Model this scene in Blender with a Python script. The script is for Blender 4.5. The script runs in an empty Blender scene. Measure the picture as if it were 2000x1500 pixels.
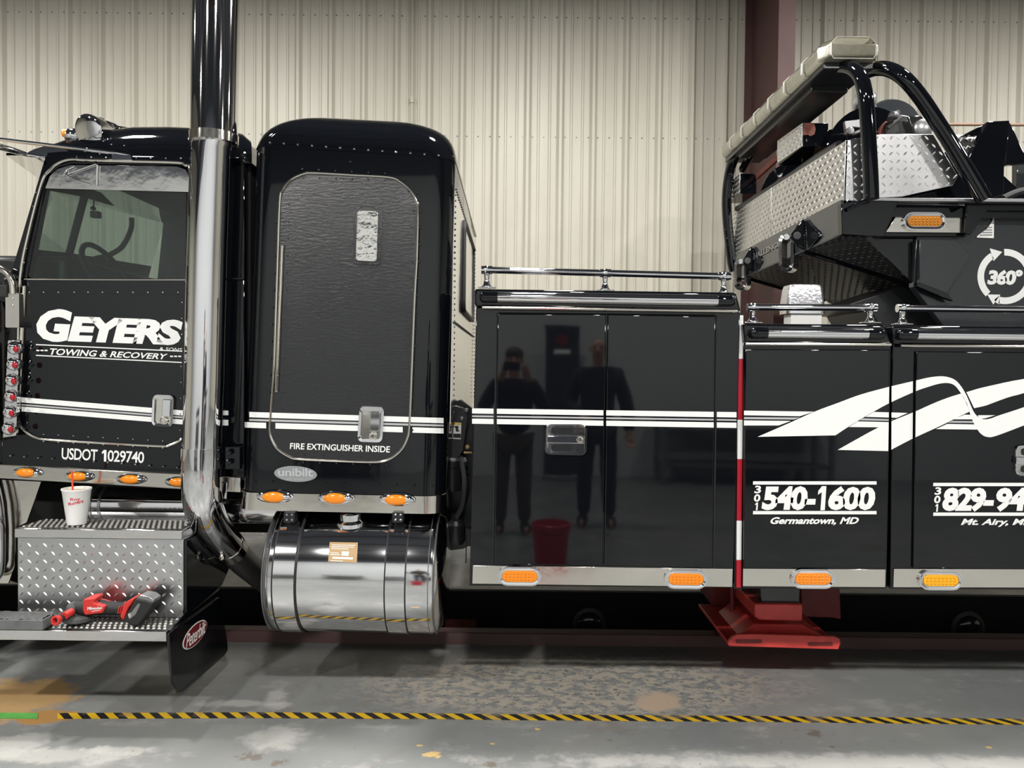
import bpy, bmesh, math, random
from mathutils import Vector, Matrix
from mathutils.bvhtree import BVHTree
random.seed(7)
C = bpy.context.scene.collection
sc = bpy.context.scene
PI = math.pi
# ------------------------------------------------------------------ camera
F = 1500.0                      # focal length in pixels of a 2000 x 1500 frame
H = 1.6                         # lens height
_p, _r = math.radians(1.337), math.radians(0.6)
_f0 = Vector((0, math.cos(_p), -math.sin(_p)))
_u0 = Vector((0, math.sin(_p), math.cos(_p)))
_r0 = Vector((1, 0, 0))
RIGHT = _r0*math.cos(_r) + _u0*math.sin(_r)
UP = _u0*math.cos(_r) - _r0*math.sin(_r)
CAM = Vector((0, 0, H))
cd = bpy.data.cameras.new('camera'); cam = bpy.data.objects.new('camera', cd); C.objects.link(cam)
cd.sensor_width = 36; cd.lens = 36*F/2000; cd.clip_start = 0.02
M = Matrix((RIGHT, UP, -_f0)).transposed().to_4x4(); M.translation = CAM
cam.matrix_world = M
sc.camera = cam
# ------------------------------------------------------------------ world, exposure
w = bpy.data.worlds.new('world'); sc.world = w; w.use_nodes = True
w.node_tree.nodes['Background'].inputs[0].default_value = (0.6, 0.7, 0.9, 1)
w.node_tree.nodes['Background'].inputs[1].default_value = 0.02
sc.view_settings.view_transform = 'Standard'; sc.view_settings.look = 'None'
sc.view_settings.gamma = 1; sc.view_settings.use_curve_mapping = False
sc.view_settings.exposure = 0.0
LAMP_W = {4.0: 165.0, -0.9: 225.0}
LAMPS = [(x, y) for y in (4.0, -0.9) for x in (-6.2, -3.0, 0.2, 3.3, 6.5)]
LAMP_Z = 5.1

def ray(px, py):
    return (RIGHT*(px-1000) + UP*(750-py) + _f0*F).normalized()
def P(px, py, d):               # the point of the vertical plane y = d that is seen at this pixel
    r = ray(px, py); return CAM + r*(d/r.y)
def PX(px, py, X):              # the same on the plane x = X
    r = ray(px, py); return CAM + r*(X/r.x)
def PZ(px, py, z):              # and on the plane z
    r = ray(px, py); return CAM + r*((z-H)/r.z)
V = Vector

# ------------------------------------------------------------------ materials
MATS = {}
def nt(name):
    m = bpy.data.materials.new(name); m.use_nodes = True
    n = m.node_tree; b = n.nodes['Principled BSDF']; MATS[name] = m
    return m, n, b
def setp(b, **k):
    for a, v in k.items():
        b.inputs[a.replace('_', ' ')].default_value = v
def pm(name, col, rough=.5, metal=0.0, coat=0.0, ior=1.5, noise=None, bump=None, rvar=0.0):
    """principled; noise=(scale, amount) varies the colour, bump=(scale, strength) adds fine relief"""
    m, n, b = nt(name)
    setp(b, Base_Color=(*col, 1), Roughness=rough, Metallic=metal, IOR=ior)
    b.inputs['Coat Weight'].default_value = coat
    b.inputs['Coat Roughness'].default_value = 0.03
    tc = n.nodes.new('ShaderNodeTexCoord')
    if noise:
        t = n.nodes.new('ShaderNodeTexNoise'); t.inputs['Scale'].default_value = noise[0]; t.inputs['Detail'].default_value = 5
        n.links.new(tc.outputs['Object'], t.inputs['Vector'])
        mr = n.nodes.new('ShaderNodeMapRange'); mr.inputs[1].default_value = .3; mr.inputs[2].default_value = .7
        mr.inputs[3].default_value = 1-noise[1]; mr.inputs[4].default_value = 1+noise[1]
        n.links.new(t.outputs['Fac'], mr.inputs[0])
        mx = n.nodes.new('ShaderNodeVectorMath'); mx.operation = 'SCALE'; mx.inputs[0].default_value = col
        n.links.new(mr.outputs[0], mx.inputs['Scale']); n.links.new(mx.outputs[0], b.inputs['Base Color'])
        if rvar:
            r2 = n.nodes.new('ShaderNodeMapRange'); r2.inputs[1].default_value = .3; r2.inputs[2].default_value = .7
            r2.inputs[3].default_value = max(0, rough-rvar); r2.inputs[4].default_value = rough+rvar
            n.links.new(t.outputs['Fac'], r2.inputs[0]); n.links.new(r2.outputs[0], b.inputs['Roughness'])
    if bump:
        t = n.nodes.new('ShaderNodeTexNoise'); t.inputs['Scale'].default_value = bump[0]; t.inputs['Detail'].default_value = 3
        n.links.new(tc.outputs['Object'], t.inputs['Vector'])
        bp = n.nodes.new('ShaderNodeBump'); bp.inputs['Strength'].default_value = bump[1]; bp.inputs['Distance'].default_value = .01
        n.links.new(t.outputs['Fac'], bp.inputs['Height']); n.links.new(bp.outputs[0], b.inputs['Normal'])
    return m
pm('black', (.0028, .0034, .0048), .035, ior=1.52, bump=(2.2, .05))
pm('black_peel', (.004, .0048, .0062), .15, ior=1.72, bump=(22, .12))
def peel():
    m = MATS['black_peel']; n = m.node_tree; b = n.nodes['Principled BSDF']; L = n.links.new
    tc = n.nodes.new('ShaderNodeTexCoord'); mp = n.nodes.new('ShaderNodeMapping'); mp.inputs['Scale'].default_value = (7, 7, 26); L(tc.outputs['Object'], mp.inputs[0])
    t = n.nodes.new('ShaderNodeTexNoise'); t.inputs['Scale'].default_value = 3.5; t.inputs['Detail'].default_value = 7; t.inputs['Roughness'].default_value = .65; L(mp.outputs[0], t.inputs['Vector'])
    bp = n.nodes.new('ShaderNodeBump'); bp.inputs['Strength'].default_value = .55; bp.inputs['Distance'].default_value = .004; L(t.outputs['Fac'], bp.inputs['Height']); L(bp.outputs[0], b.inputs['Normal'])
peel()
pm('black_satin', (.012, .013, .015), .3)
pm('black_rubber', (.012, .012, .013), .6)
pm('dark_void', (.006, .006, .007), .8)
pm('grey_paint', (.022, .025, .028), .12, ior=1.6)
pm('chrome', (.80, .80, .82), .04, 1.0)
pm('chrome_wavy', (.72, .71, .70), .08, 1.0, bump=(9, .12))
pm('stainless', (.74, .71, .65), .12, 1.0, bump=(7, .16))
pm('chrome_crinkle', (.76, .75, .72), .10, 1.0, bump=(38, .4))
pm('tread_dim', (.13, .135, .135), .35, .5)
pm('shackle_chrome', (.80, .80, .82), .16, 1.0)
pm('tank_alu', (.76, .76, .77), .085, 1.0, bump=(5, .03))
pm('tread_alu', (.60, .60, .61), .27, 1.0, noise=(6, .10))
pm('tread_glint', (.78, .78, .78), .34, 1.0)  # paler than the plate: polished tops with lamp glints painted in
pm('cleat', (.40, .39, .36), .4, .9)
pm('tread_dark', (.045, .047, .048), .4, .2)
pm('white_vinyl', (.80, .81, .80), .35)
pm('grey_vinyl', (.42, .43, .44), .3)
pm('amber', (.85, .25, .006), .18, ior=1.5, coat=.4)
pm('amber_dim', (.46, .17, .01), .2, ior=1.5, coat=.4)
pm('amber_yellow', (.85, .40, .006), .18, ior=1.5, coat=.4)
pm('red_lens', (.35, .005, .012), .12, coat=.6)
pm('red_paint', (.64, .06, .052), .35, noise=(9, .14))
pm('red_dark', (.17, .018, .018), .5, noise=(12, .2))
pm('red_tape', (.40, .006, .02), .3)
pm('red_plastic', (.55, .03, .025), .4)
pm('red_iron', (.070, .030, .028), .6, noise=(4, .12))
pm('rust_red', (.22, .065, .045), .6, noise=(14, .2))
pm('grey_metal', (.30, .30, .31), .3, .8)
pm('grit', (.075, .078, .08), .8, noise=(60, .25))
pm('cream_plastic', (.40, .39, .335), .25, coat=.3, noise=(30, .12))
pm('clear_lens', (.50, .50, .53), .22, .75, coat=.5, bump=(60, .3))
pm('paper_white', (.80, .80, .78), .5)
pm('cup_red', (.55, .03, .05), .5)
pm('straw', (.85, .10, .03), .35)
pm('tan_label', (.46, .30, .13), .45)
pm('yellow_label', (.75, .45, .05), .5)
pm('yellow_green', (.30, .42, .01), .5)
pm('seat_cloth', (.03, .032, .036), .8)
pm('skin', (.45, .25, .17), .5)
pm('dark_cloth', (.010, .012, .018), .85)
pm('brown_cloth', (.06, .045, .03), .85)
pm('cable', (.20, .12, .085), .6)
pm('badge_red', (.17, .012, .018), .25, coat=.5)
pm('grey_vinyl_dark', (.12, .125, .125), .5, noise=(20, .2))
m_ = pm('bar_lens', (.92, .91, .82), .06, ior=1.45); m_.node_tree.nodes['Principled BSDF'].inputs['Transmission Weight'].default_value = 1.0
pm('lamp_housing', (.05, .05, .055), .5)
pm('unibilt_grey', (.25, .27, .28), .25, coat=.4)
pm('ceiling_blue', (.085, .095, .12), .8)
pm('wall_grey', (.46, .48, .49), .5)
pm('bucket_red', (.45, .012, .03), .35)
def glass(name, tint, refl=.06):
    m, n, b = nt(name); out = n.nodes['Material Output']; n.nodes.remove(b)
    tr = n.nodes.new('ShaderNodeBsdfTransparent'); tr.inputs[0].default_value = (*tint, 1)
    gl = n.nodes.new('ShaderNodeBsdfGlossy'); gl.inputs['Roughness'].default_value = .02
    fr = n.nodes.new('ShaderNodeLayerWeight'); fr.inputs[0].default_value = .5
    pw = n.nodes.new('ShaderNodeMath'); pw.operation = 'POWER'; n.links.new(fr.outputs['Facing'], pw.inputs[0]); pw.inputs[1].default_value = 5
    ma = n.nodes.new('ShaderNodeMath'); ma.operation = 'MULTIPLY_ADD'; n.links.new(pw.outputs[0], ma.inputs[0]); ma.inputs[1].default_value = 1-refl; ma.inputs[2].default_value = refl
    mx = n.nodes.new('ShaderNodeMixShader'); n.links.new(ma.outputs[0], mx.inputs[0])
    n.links.new(tr.outputs[0], mx.inputs[1]); n.links.new(gl.outputs[0], mx.inputs[2]); n.links.new(mx.outputs[0], out.inputs[0])
    return m
glass('tinted_glass', (.50, .57, .54)); glass('clear_glass', (.80, .86, .83)); glass('smoke', (.80, .80, .74))
def emis(name, col, s):
    m, n, b = nt(name); setp(b, Base_Color=(*col, 1)); b.inputs['Emission Color'].default_value = (*col, 1); b.inputs['Emission Strength'].default_value = s
emis('lamp_lens', (1, .97, .9), 30)

# ------------------------------------------------------------------ mesh helpers
class MB:
    def __init__(s): s.v = []; s.f = []
    def add(s, vs, fs):
        o = len(s.v); s.v += [V(p) for p in vs]; s.f += [tuple(i+o for i in f) for f in fs]; return s
    def prism(s, pts, vec):
        n = len(pts); vec = V(vec)
        return s.add(list(pts)+[V(p)+vec for p in pts], [tuple(range(n)), tuple(range(2*n-1, n-1, -1))]+[(i, i+n, (i+1) % n+n, (i+1) % n) for i in range(n)])
    def loft(s, rings, cap=True, closed=True):
        n = len(rings[0]); vs = [p for r in rings for p in r]; fs = []
        for k in range(len(rings)-1):
            for i in range(n if closed else n-1):
                j = (i+1) % n; fs.append((k*n+i, k*n+j, (k+1)*n+j, (k+1)*n+i))
        if cap and closed: fs += [tuple(range(n)), tuple(range(len(vs)-1, len(vs)-n-1, -1))]
        return s.add(vs, fs)
    def box(s, lo, hi):
        (a, b, c), (d, e, f) = lo, hi
        return s.prism([V((a, b, c)), V((d, b, c)), V((d, b, f)), V((a, b, f))], (0, e-b, 0))
    def tube(s, pts, r, n=12, cap=True):
        pts = [V(p) for p in pts]; m = len(pts); rs = r if isinstance(r, (list, tuple)) else [r]*m
        rings = []; prev = None
        for i, p in enumerate(pts):
            t = (pts[min(i+1, m-1)]-pts[max(i-1, 0)]).normalized()
            if prev is None:
                a = V((0, 0, 1)) if abs(t.z) < .9 else V((1, 0, 0)); u = t.cross(a).normalized()
            else:
                u = (prev - t*prev.dot(t)).normalized()
            prev = u; q = t.cross(u)
            rings.append([p + (u*math.cos(2*PI*k/n)+q*math.sin(2*PI*k/n))*rs[i] for k in range(n)])
        return s.loft(rings, cap)
    def lathe(s, o, axis, prof, n=24, up=None, a0=0, a1=2*PI):
        o = V(o); t = V(axis).normalized(); a = V(up) if up else (V((0, 0, 1)) if abs(t.z) < .9 else V((1, 0, 0)))
        u = (a-t*a.dot(t)).normalized(); q = t.cross(u)
        full = abs(a1-a0-2*PI) < 1e-6; k = n if full else n+1
        return s.loft([[o+t*h+(u*math.cos(a0+(a1-a0)*i/n)+q*math.sin(a0+(a1-a0)*i/n))*r for i in range(k)] for h, r in prof], cap=full, closed=full)
    def ell(s, c, rx, ry, rz, n=12, m=8):
        c = V(c); rings = []
        for j in range(1, m):
            a = PI*j/m; rings.append([c+V((rx*math.sin(a)*math.cos(2*PI*i/n), ry*math.sin(a)*math.sin(2*PI*i/n), rz*math.cos(a))) for i in range(n)])
        o = len(s.v); s.loft(rings, cap=False); L = len(s.v); s.v += [c+V((0, 0, rz)), c-V((0, 0, rz))]
        for i in range(n):
            s.f.append((L, o+(i+1) % n, o+i)); b = o+(m-2)*n; s.f.append((L+1, b+i, b+(i+1) % n))
        return s
    def dome(s, c, nrm, r, h=None, n=8):
        h = r*.7 if h is None else h
        return s.lathe(V(c)-V(nrm)*r*.2, nrm, [(0, r), (r*.2+h*.55, r*.82), (r*.2+h, r*.35)], n)
    def poly(s, pts): return s.add(pts, [tuple(range(len(pts)))])
    def bvh(s): return BVHTree.FromPolygons(s.v, s.f)
    def build(s, name, mat, parent=None, smooth=35, bevel=0, kind=None, label=None, seg=2, sub=0):
        me = bpy.data.meshes.new(name); me.from_pydata([tuple(p) for p in s.v], [], s.f); me.update()
        bm = bmesh.new(); bm.from_mesh(me); bmesh.ops.recalc_face_normals(bm, faces=bm.faces); bm.to_mesh(me); bm.free()
        if smooth:
            me.polygons.foreach_set('use_smooth', [True]*len(me.polygons)); me.set_sharp_from_angle(angle=math.radians(smooth))
        o = bpy.data.objects.new(name, me); C.objects.link(o)
        ms = mat if isinstance(mat, list) else [mat]
        for x in ms: me.materials.append(MATS[x])
        if bevel:
            b = o.modifiers.new('bevel', 'BEVEL'); b.width = bevel; b.segments = seg; b.limit_method = 'ANGLE'; b.angle_limit = math.radians(35)
        if sub:
            b = o.modifiers.new('sub', 'SUBSURF'); b.levels = sub; b.render_levels = sub
        if parent: attach(o, parent)
        if kind: o['kind'] = kind
        if label: o['label'] = label
        return o
BASE = {}
def attach(o, parent):
    o.parent = parent
    x = BASE.get(parent.name)
    if x is not None: o.matrix_parent_inverse = Matrix.Translation(-x)
def thing(name, label, cat, loc, group=None):
    o = bpy.data.objects.new(name, None); C.objects.link(o); o.location = loc; o.empty_display_size = .1
    BASE[o.name] = V(loc); o['label'] = label; o['category'] = cat
    if group: o['group'] = group
    return o
def tag(o, label, cat, group=None):
    o['label'] = label; o['category'] = cat
    if group: o['group'] = group
    return o
def struct(o): o['kind'] = 'structure'; return o
def cat_rom(pts, k=6):
    pts = [V(p) for p in pts]; out = []
    for i in range(len(pts)-1):
        p0, p1, p2, p3 = pts[max(i-1, 0)], pts[i], pts[i+1], pts[min(i+2, len(pts)-1)]
        for j in range(k):
            t = j/k; out.append(.5*((2*p1)+(p2-p0)*t+(2*p0-5*p1+4*p2-p3)*t*t+(3*p1-p0-3*p2+p3)*t**3))
    return out+[pts[-1]]
def cr2(pts, k=6): return [(p.x, p.y) for p in cat_rom([V((a, b, 0)) for a, b in pts], k)]
def rrect(x0, y0, x1, y1, r, n=5):
    out = []
    for cx, cy, a in ((x1-r, y0+r, -PI/2), (x1-r, y1-r, 0), (x0+r, y1-r, PI/2), (x0+r, y0+r, PI)):
        out += [(cx+r*math.cos(a+PI/2*i/n), cy+r*math.sin(a+PI/2*i/n)) for i in range(n+1)]
    return out
def rquad(q, r, n=5):           # rounded rectangle bent onto four pixel corners TL TR BR BL
    w_ = max(abs(q[1][0]-q[0][0]), 1); h_ = max(abs(q[3][1]-q[0][1]), 1)
    return [bil(q, x/w_, y/h_) for x, y in rrect(0, 0, w_, h_, r, n)]
def bil(q, u, v):
    return tuple((q[0][i]*(1-u)+q[1][i]*u)*(1-v)+(q[3][i]*(1-u)+q[2][i]*u)*v for i in range(len(q[0])))
def pp(pts, d): return [P(x, y, d) for x, y in pts]
def panel(name, pts, d, t, mat, parent, bevel=.004, **k):
    return MB().prism(pp(pts, d), (0, t, 0)).build(name, mat, parent, bevel=bevel, **k)
def ring(mb, outer, inner, d, t):          # flat ring between two outlines of equal count
    o, i = pp(outer, d), pp(inner, d); n = len(o); b = V((0, t, 0))
    mb.loft([o, i, [p+b for p in i], [p+b for p in o], o], cap=False); return mb
def tube_px(mb, pts, d, r, n=10, k=0):
    q = [P(*p, d) if len(p) == 2 else P(*p) for p in pts]
    return mb.tube(cat_rom(q, k) if k else q, r, n)
def closed_tube(mb, pts, r, n=8):
    pts = [V(p) for p in pts]; m = len(pts); c = sum(pts, V())/m
    nr = (pts[1]-pts[0]).cross(pts[m//3]-pts[0]).normalized(); rings = []
    for i, p in enumerate(pts):
        t = (pts[(i+1) % m]-pts[i-1]).normalized(); u = t.cross(nr).normalized()
        rings.append([p+(u*math.cos(2*PI*k/n)+nr*math.sin(2*PI*k/n))*r for k in range(n)])
    rings.append(rings[0]); return mb.loft(rings, cap=False)
def clip(poly, a, b):           # keep the part of a pixel polygon to the left of a->b (Sutherland-Hodgman)
    out = []
    s = lambda p: (b[0]-a[0])*(p[1]-a[1])-(b[1]-a[1])*(p[0]-a[0])
    for i in range(len(poly)):
        p, q = poly[i], poly[(i+1) % len(poly)]; sp, sq = s(p), s(q)
        if sp >= 0: out.append(p)
        if sp*sq < 0:
            t = sp/(sp-sq); out.append((p[0]+(q[0]-p[0])*t, p[1]+(q[1]-p[1])*t))
    return out
def clipq(poly, quad):          # quad clockwise on screen TL TR BR BL
    for i in range(4):
        if len(poly) < 3: return []
        poly = clip(poly, quad[i], quad[(i+1) % 4])
    return poly if len(poly) > 2 else []
def decal(mb, poly, d, off=.0012):
    if len(poly) > 2: mb.poly(pp(poly, d-off))
    return mb
def hit(bv, px, py, off=.0):
    r = ray(px, py); h = bv.ray_cast(CAM, r)
    if h[0] is None: return None, None
    nn = h[1] if h[1].dot(r) < 0 else -h[1]
    return h[0]+nn*off, nn
def strip_on(mb, bv, top, bot, x0, x1, n=14, off=.0015):   # band between two pixel lines wrapped on a surface
    f = lambda l, x: l[1]+(l[3]-l[1])*(x-l[0])/(l[2]-l[0])
    a = []; b = []
    for i in range(n+1):
        x = x0+(x1-x0)*i/n; p, _ = hit(bv, x, f(top, x), off); q, _ = hit(bv, x, f(bot, x), off)
        if p and q: a.append(p); b.append(q)
    if len(a) > 1: mb.loft([a, b], cap=False, closed=False)
def rivets(name, pts, src, parent, r=.0055, mat='black', n=6):
    mb = MB()
    for x, y in pts:
        if isinstance(src, float): c, nn = P(x, y, src), V((0, -1, 0))
        else: c, nn = hit(src, x, y)
        if c is not None: mb.dome(c, nn, r, n=n)
    return mb.build(name, mat, parent, kind='stuff')
def line_px(x0, y0, x1, y1, n): return [(x0+(x1-x0)*i/(n-1), y0+(y1-y0)*i/(n-1)) for i in range(n)]
_tc = {}
def text_mesh(s, offset=.0, shear=0, spacing=1.0):
    key = (s, offset, shear, spacing)
    if key in _tc: return _tc[key]
    if s == '1': return [(0, .20), (.42, 0), (1, 0), (1, 1), (.46, 1), (.46, .25), (0, .36)], [(0, 1, 2, 3, 4, 5, 6)]
    cu = bpy.data.curves.new('t', 'FONT'); cu.body = s; cu.offset = offset; cu.shear = shear; cu.space_character = spacing; cu.resolution_u = 3
    ob = bpy.data.objects.new('t', cu); C.objects.link(ob); bpy.context.view_layer.update()
    me = ob.to_mesh(); vs = [v.co.copy() for v in me.vertices]; fs = [tuple(p.vertices) for p in me.polygons]; ob.to_mesh_clear()
    bpy.data.objects.remove(ob); bpy.data.curves.remove(cu)
    x0 = min(v.x for v in vs); x1 = max(v.x for v in vs); y0 = min(v.y for v in vs); y1 = max(v.y for v in vs)
    _tc[key] = ([((v.x-x0)/(x1-x0), 1-(v.y-y0)/(y1-y0)) for v in vs], fs); return _tc[key]
def text(mb, s, quad, fit, offset=.0, shear=0, spacing=1.0, th=0.0):
    """flat lettering bent onto four corners TL TR BR BL; fit maps (a, b) pixel -> world, or the corners are world points"""
    uv, fs = text_mesh(s, offset, shear, spacing)
    if fit is None:
        vs = [V(bil(quad, u, v)) for u, v in uv]
        nn = (V(quad[1])-V(quad[0])).cross(V(quad[3])-V(quad[0])).normalized()
    else:
        vs = [fit(*bil(quad, u, v)) for u, v in uv]; nn = V((0, -1, 0))
    if th:
        if nn.dot(CAM-vs[0]) < 0: nn = -nn
        n = len(vs); edges = {}
        for f in fs:
            for i in range(len(f)):
                e = (f[i], f[(i+1) % len(f)]); edges[tuple(sorted(e))] = edges.get(tuple(sorted(e)), []) + [e]
        side = [(e[0][0], e[0][1], e[0][1]+n, e[0][0]+n) for e in edges.values() if len(e) == 1]
        mb.add(vs+[v+nn*th for v in vs], list(fs)+[tuple(i+n for i in f) for f in fs]+side)
    else: mb.add(vs, fs)
    return mb
def tread_in(mb, pts, u, pitch=.034, L=.026, W=.009, h=.003):
    """lozenges inside a flat world polygon"""
    pts = [V(p) for p in pts]; c0 = sum(pts, V())/len(pts); nn = (pts[1]-pts[0]).cross(pts[2]-pts[0]).normalized()
    if nn.dot(CAM-c0) < 0: nn = -nn
    u = (V(u)-nn*nn.dot(V(u))).normalized(); v = nn.cross(u); q2 = [((p-c0).dot(u), (p-c0).dot(v)) for p in pts]
    xs, ys = [p[0] for p in q2], [p[1] for p in q2]
    def ins(x, y):
        c = False
        for i in range(len(q2)):
            (a, b), (e, f) = q2[i], q2[i-1]
            if (b > y) != (f > y) and x < (e-a)*(y-b)/(f-b)+a: c = not c
        return c
    for i in range(int((max(xs)-min(xs))/pitch)+1):
        for j in range(int((max(ys)-min(ys))/pitch)+1):
            x, y = min(xs)+i*pitch, min(ys)+j*pitch
            if not ins(x, y): continue
            c = c0+u*x+v*y; s = 1 if (i+j) % 2 else -1; a = (u+v*s).normalized()*L/2; b = (u*-s+v).normalized()*W/2
            mb.add([c-a, c-a*.3-b, c+a*.3-b, c+a, c+a*.3+b, c-a*.3+b, c-a*.45+nn*h, c+a*.45+nn*h], [(0, 1, 6), (1, 2, 7, 6), (2, 3, 7), (3, 4, 7), (4, 5, 6, 7), (5, 0, 6)])
    return mb
def tread(mb, q, pitch=.031, L=.026, W=.0075, h=.0022, nrm=None):
    """raised lozenges of tread plate, alternately slanted, on a world quad TL TR BR BL"""
    q = [V(x) for x in q]; eu = q[1]-q[0]; ev = q[3]-q[0]
    nn = nrm or eu.cross(ev).normalized()
    if nrm is None and nn.dot(CAM-q[0]) < 0: nn = -nn
    nu, nv = max(1, int(eu.length/pitch)), max(1, int(ev.length/pitch)); u, v = eu.normalized(), ev.normalized()
    for i in range(nu):
        for j in range(nv):
            c = V(bil(q, (i+.5)/nu, (j+.5)/nv)); s = 1 if (i+j) % 2 else -1
            a = (u+v*s).normalized()*L/2; b = (u*-s+v).normalized()*W/2
            mb.add([c-a, c-a*.3-b, c+a*.3-b, c+a, c+a*.3+b, c-a*.3+b, c-a*.45+nn*h, c+a*.45+nn*h],
                   [(0, 1, 6), (1, 2, 7, 6), (2, 3, 7), (3, 4, 7), (4, 5, 6, 7), (5, 0, 6)])
    return mb
# ------------------------------------------------------------------ room materials
def wall_mat():
    m, n, b = nt('wall_cream'); setp(b, Roughness=.42)
    tc = n.nodes.new('ShaderNodeTexCoord'); mp = n.nodes.new('ShaderNodeMapping'); mp.inputs['Scale'].default_value = (2.2, 2.2, .25)
    t = n.nodes.new('ShaderNodeTexNoise'); t.inputs['Scale'].default_value = 3; t.inputs['Detail'].default_value = 6
    n.links.new(tc.outputs['Object'], mp.inputs[0]); n.links.new(mp.outputs[0], t.inputs['Vector'])
    cr = n.nodes.new('ShaderNodeValToRGB'); e = cr.color_ramp.elements
    e[0].position = .3; e[0].color = (.475, .45, .378, 1); e[1].position = .75; e[1].color = (.555, .53, .455, 1)
    n.links.new(t.outputs['Fac'], cr.inputs[0]); n.links.new(cr.outputs[0], b.inputs['Base Color'])
wall_mat()
def floor_mat():
    m, n, b = nt('floor_concrete'); L = n.links.new
    tc = n.nodes.new('ShaderNodeTexCoord'); co = tc.outputs['Object']
    def noise(scale, detail=6, rough=.6, sc3=(1, 1, 1), dist=0):
        mp = n.nodes.new('ShaderNodeMapping'); mp.inputs['Scale'].default_value = sc3; L(co, mp.inputs[0])
        t = n.nodes.new('ShaderNodeTexNoise'); t.inputs['Scale'].default_value = scale; t.inputs['Detail'].default_value = detail
        t.inputs['Roughness'].default_value = rough; t.inputs['Distortion'].default_value = dist; L(mp.outputs[0], t.inputs['Vector']); return t.outputs['Fac']
    def ramp(f, a, c):
        r = n.nodes.new('ShaderNodeMapRange'); r.inputs[1].default_value = a; r.inputs[2].default_value = c; L(f, r.inputs[0]); return r.outputs[0]
    def math_(op, a, c):
        x = n.nodes.new('ShaderNodeMath'); x.operation = op
        for i, q in enumerate((a, c)):
            if isinstance(q, (int, float)): x.inputs[i].default_value = q
            else: L(q, x.inputs[i])
        return x.outputs[0]
    def mix(f, a, c):
        x = n.nodes.new('ShaderNodeMix'); x.data_type = 'RGBA'
        L(f, x.inputs[0])
        for i, q in ((6, a), (7, c)):
            if isinstance(q, tuple): x.inputs[i].default_value = (*q, 1)
            else: L(q, x.inputs[i])
        return x.outputs[2]
    def blob(c, rx, ry, soft=.25, nz=None, amt=.5):      # a stain with its own ragged outline
        s = n.nodes.new('ShaderNodeVectorMath'); s.operation = 'SUBTRACT'; L(co, s.inputs[0]); s.inputs[1].default_value = (c.x, c.y, 0)
        d = n.nodes.new('ShaderNodeVectorMath'); d.operation = 'MULTIPLY'; L(s.outputs[0], d.inputs[0]); d.inputs[1].default_value = (1/rx, 1/ry, 0)
        l = n.nodes.new('ShaderNodeVectorMath'); l.operation = 'LENGTH'; L(d.outputs[0], l.inputs[0])
        q = math_('ADD', l.outputs['Value'], math_('MULTIPLY', math_('SUBTRACT', nz, .5), amt*2)) if nz is not None else l.outputs['Value']
        return ramp(q, 1+soft*.5, 1-soft*.5)
    nz = noise(7, 8, .7); nf = noise(38, 6, .65)
    col = mix(ramp(noise(.9, 5), .35, .68), (.155, .164, .165), (.222, .225, .218))
    col = mix(math_('MULTIPLY', ramp(noise(3.2, 8, .72, (1, 1.6, 1)), .55, .63), .40), col, (.35, .345, .33))
    col = mix(math_('MULTIPLY', ramp(noise(1.7, 6, .65, (1, 1, 1), .6), .58, .66), .5), col, (.16, .135, .11))
    # mottled, half scraped paint by the pit
    mott = blob(PZ(1120, 1335, 0), 1.0, .38, .5, nz, .5)
    col = mix(math_('MULTIPLY', mott, ramp(noise(16, 6, .65, (1, 1.3, 1)), .46, .52)), col, (.33, .30, .25))
    col = mix(math_('MULTIPLY', mott, ramp(noise(22, 4, .6, (1, 1.4, 1)), .57, .61)), col, (.13, .137, .138))
    for px, py, rx, ry in ((1290, 1370, .10, .09), (1275, 1380, .06, .05)):
        col = mix(blob(PZ(px, py, 0), rx, ry, .5, nz, .9), col, (.40, .31, .23))
    # bare tan patch at the end of the tape, light scuffs with a wide painted band of lamp light, brown spots, paint drips
    col = mix(blob(PZ(10, 1366, 0), .30, .23, .3, nz, .8), col, (.42, .27, .125))
    col = mix(blob(PZ(90, 1400, 0), .13, .07, .3, nz, .8), col, (.36, .20, .07))
    for px, py, rx, ry in ((110, 1475, .28, .06), (30, 1455, .16, .09), (470, 1375, .18, .035), (540, 1362, .05, .10), (1700, 1490, 1.2, .06), (540, 1440, .12, .1), (230, 1465, .14, .03)):
        col = mix(math_('MULTIPLY', blob(PZ(px, py, 0), rx, ry, .7, nz, 1.9), .55), col, (.46, .455, .43))
    for px, py, rx, ry in ((490, 1478, .05, .025), (545, 1490, .03, .02), (1590, 1432, .03, .03), (1624, 1459, .01, .008), (960, 1494, .03, .02), (1190, 1446, .012, .01)):
        col = mix(math_('MULTIPLY', blob(PZ(px, py, 0), rx, ry, .7, nf, 2.6), .8), col, (.13, .108, .088))
    for px, py, rx, ry in ((845, 1474, .034, .025), (818, 1456, .016, .007), (1048, 1424, .012, .012), (962, 1453, .01, .008), (1932, 1460, .012, .012)):
        col = mix(blob(PZ(px, py, 0), rx, ry, .3, nf, 1.6), col, (.50, .36, .15))
    spk = noise(34, 3, .5); col = mix(math_('MULTIPLY', ramp(spk, .70, .73), .7), col, (.09, .075, .065))
    L(col, b.inputs['Base Color'])
    L(ramp(noise(4, 6), -.2, 1.6), b.inputs['Roughness'])
    bp = n.nodes.new('ShaderNodeBump'); bp.inputs['Strength'].default_value = .25; bp.inputs['Distance'].default_value = .004; L(noise(18, 8, .7), bp.inputs['Height']); L(bp.outputs[0], b.inputs['Normal'])
floor_mat()
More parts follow.
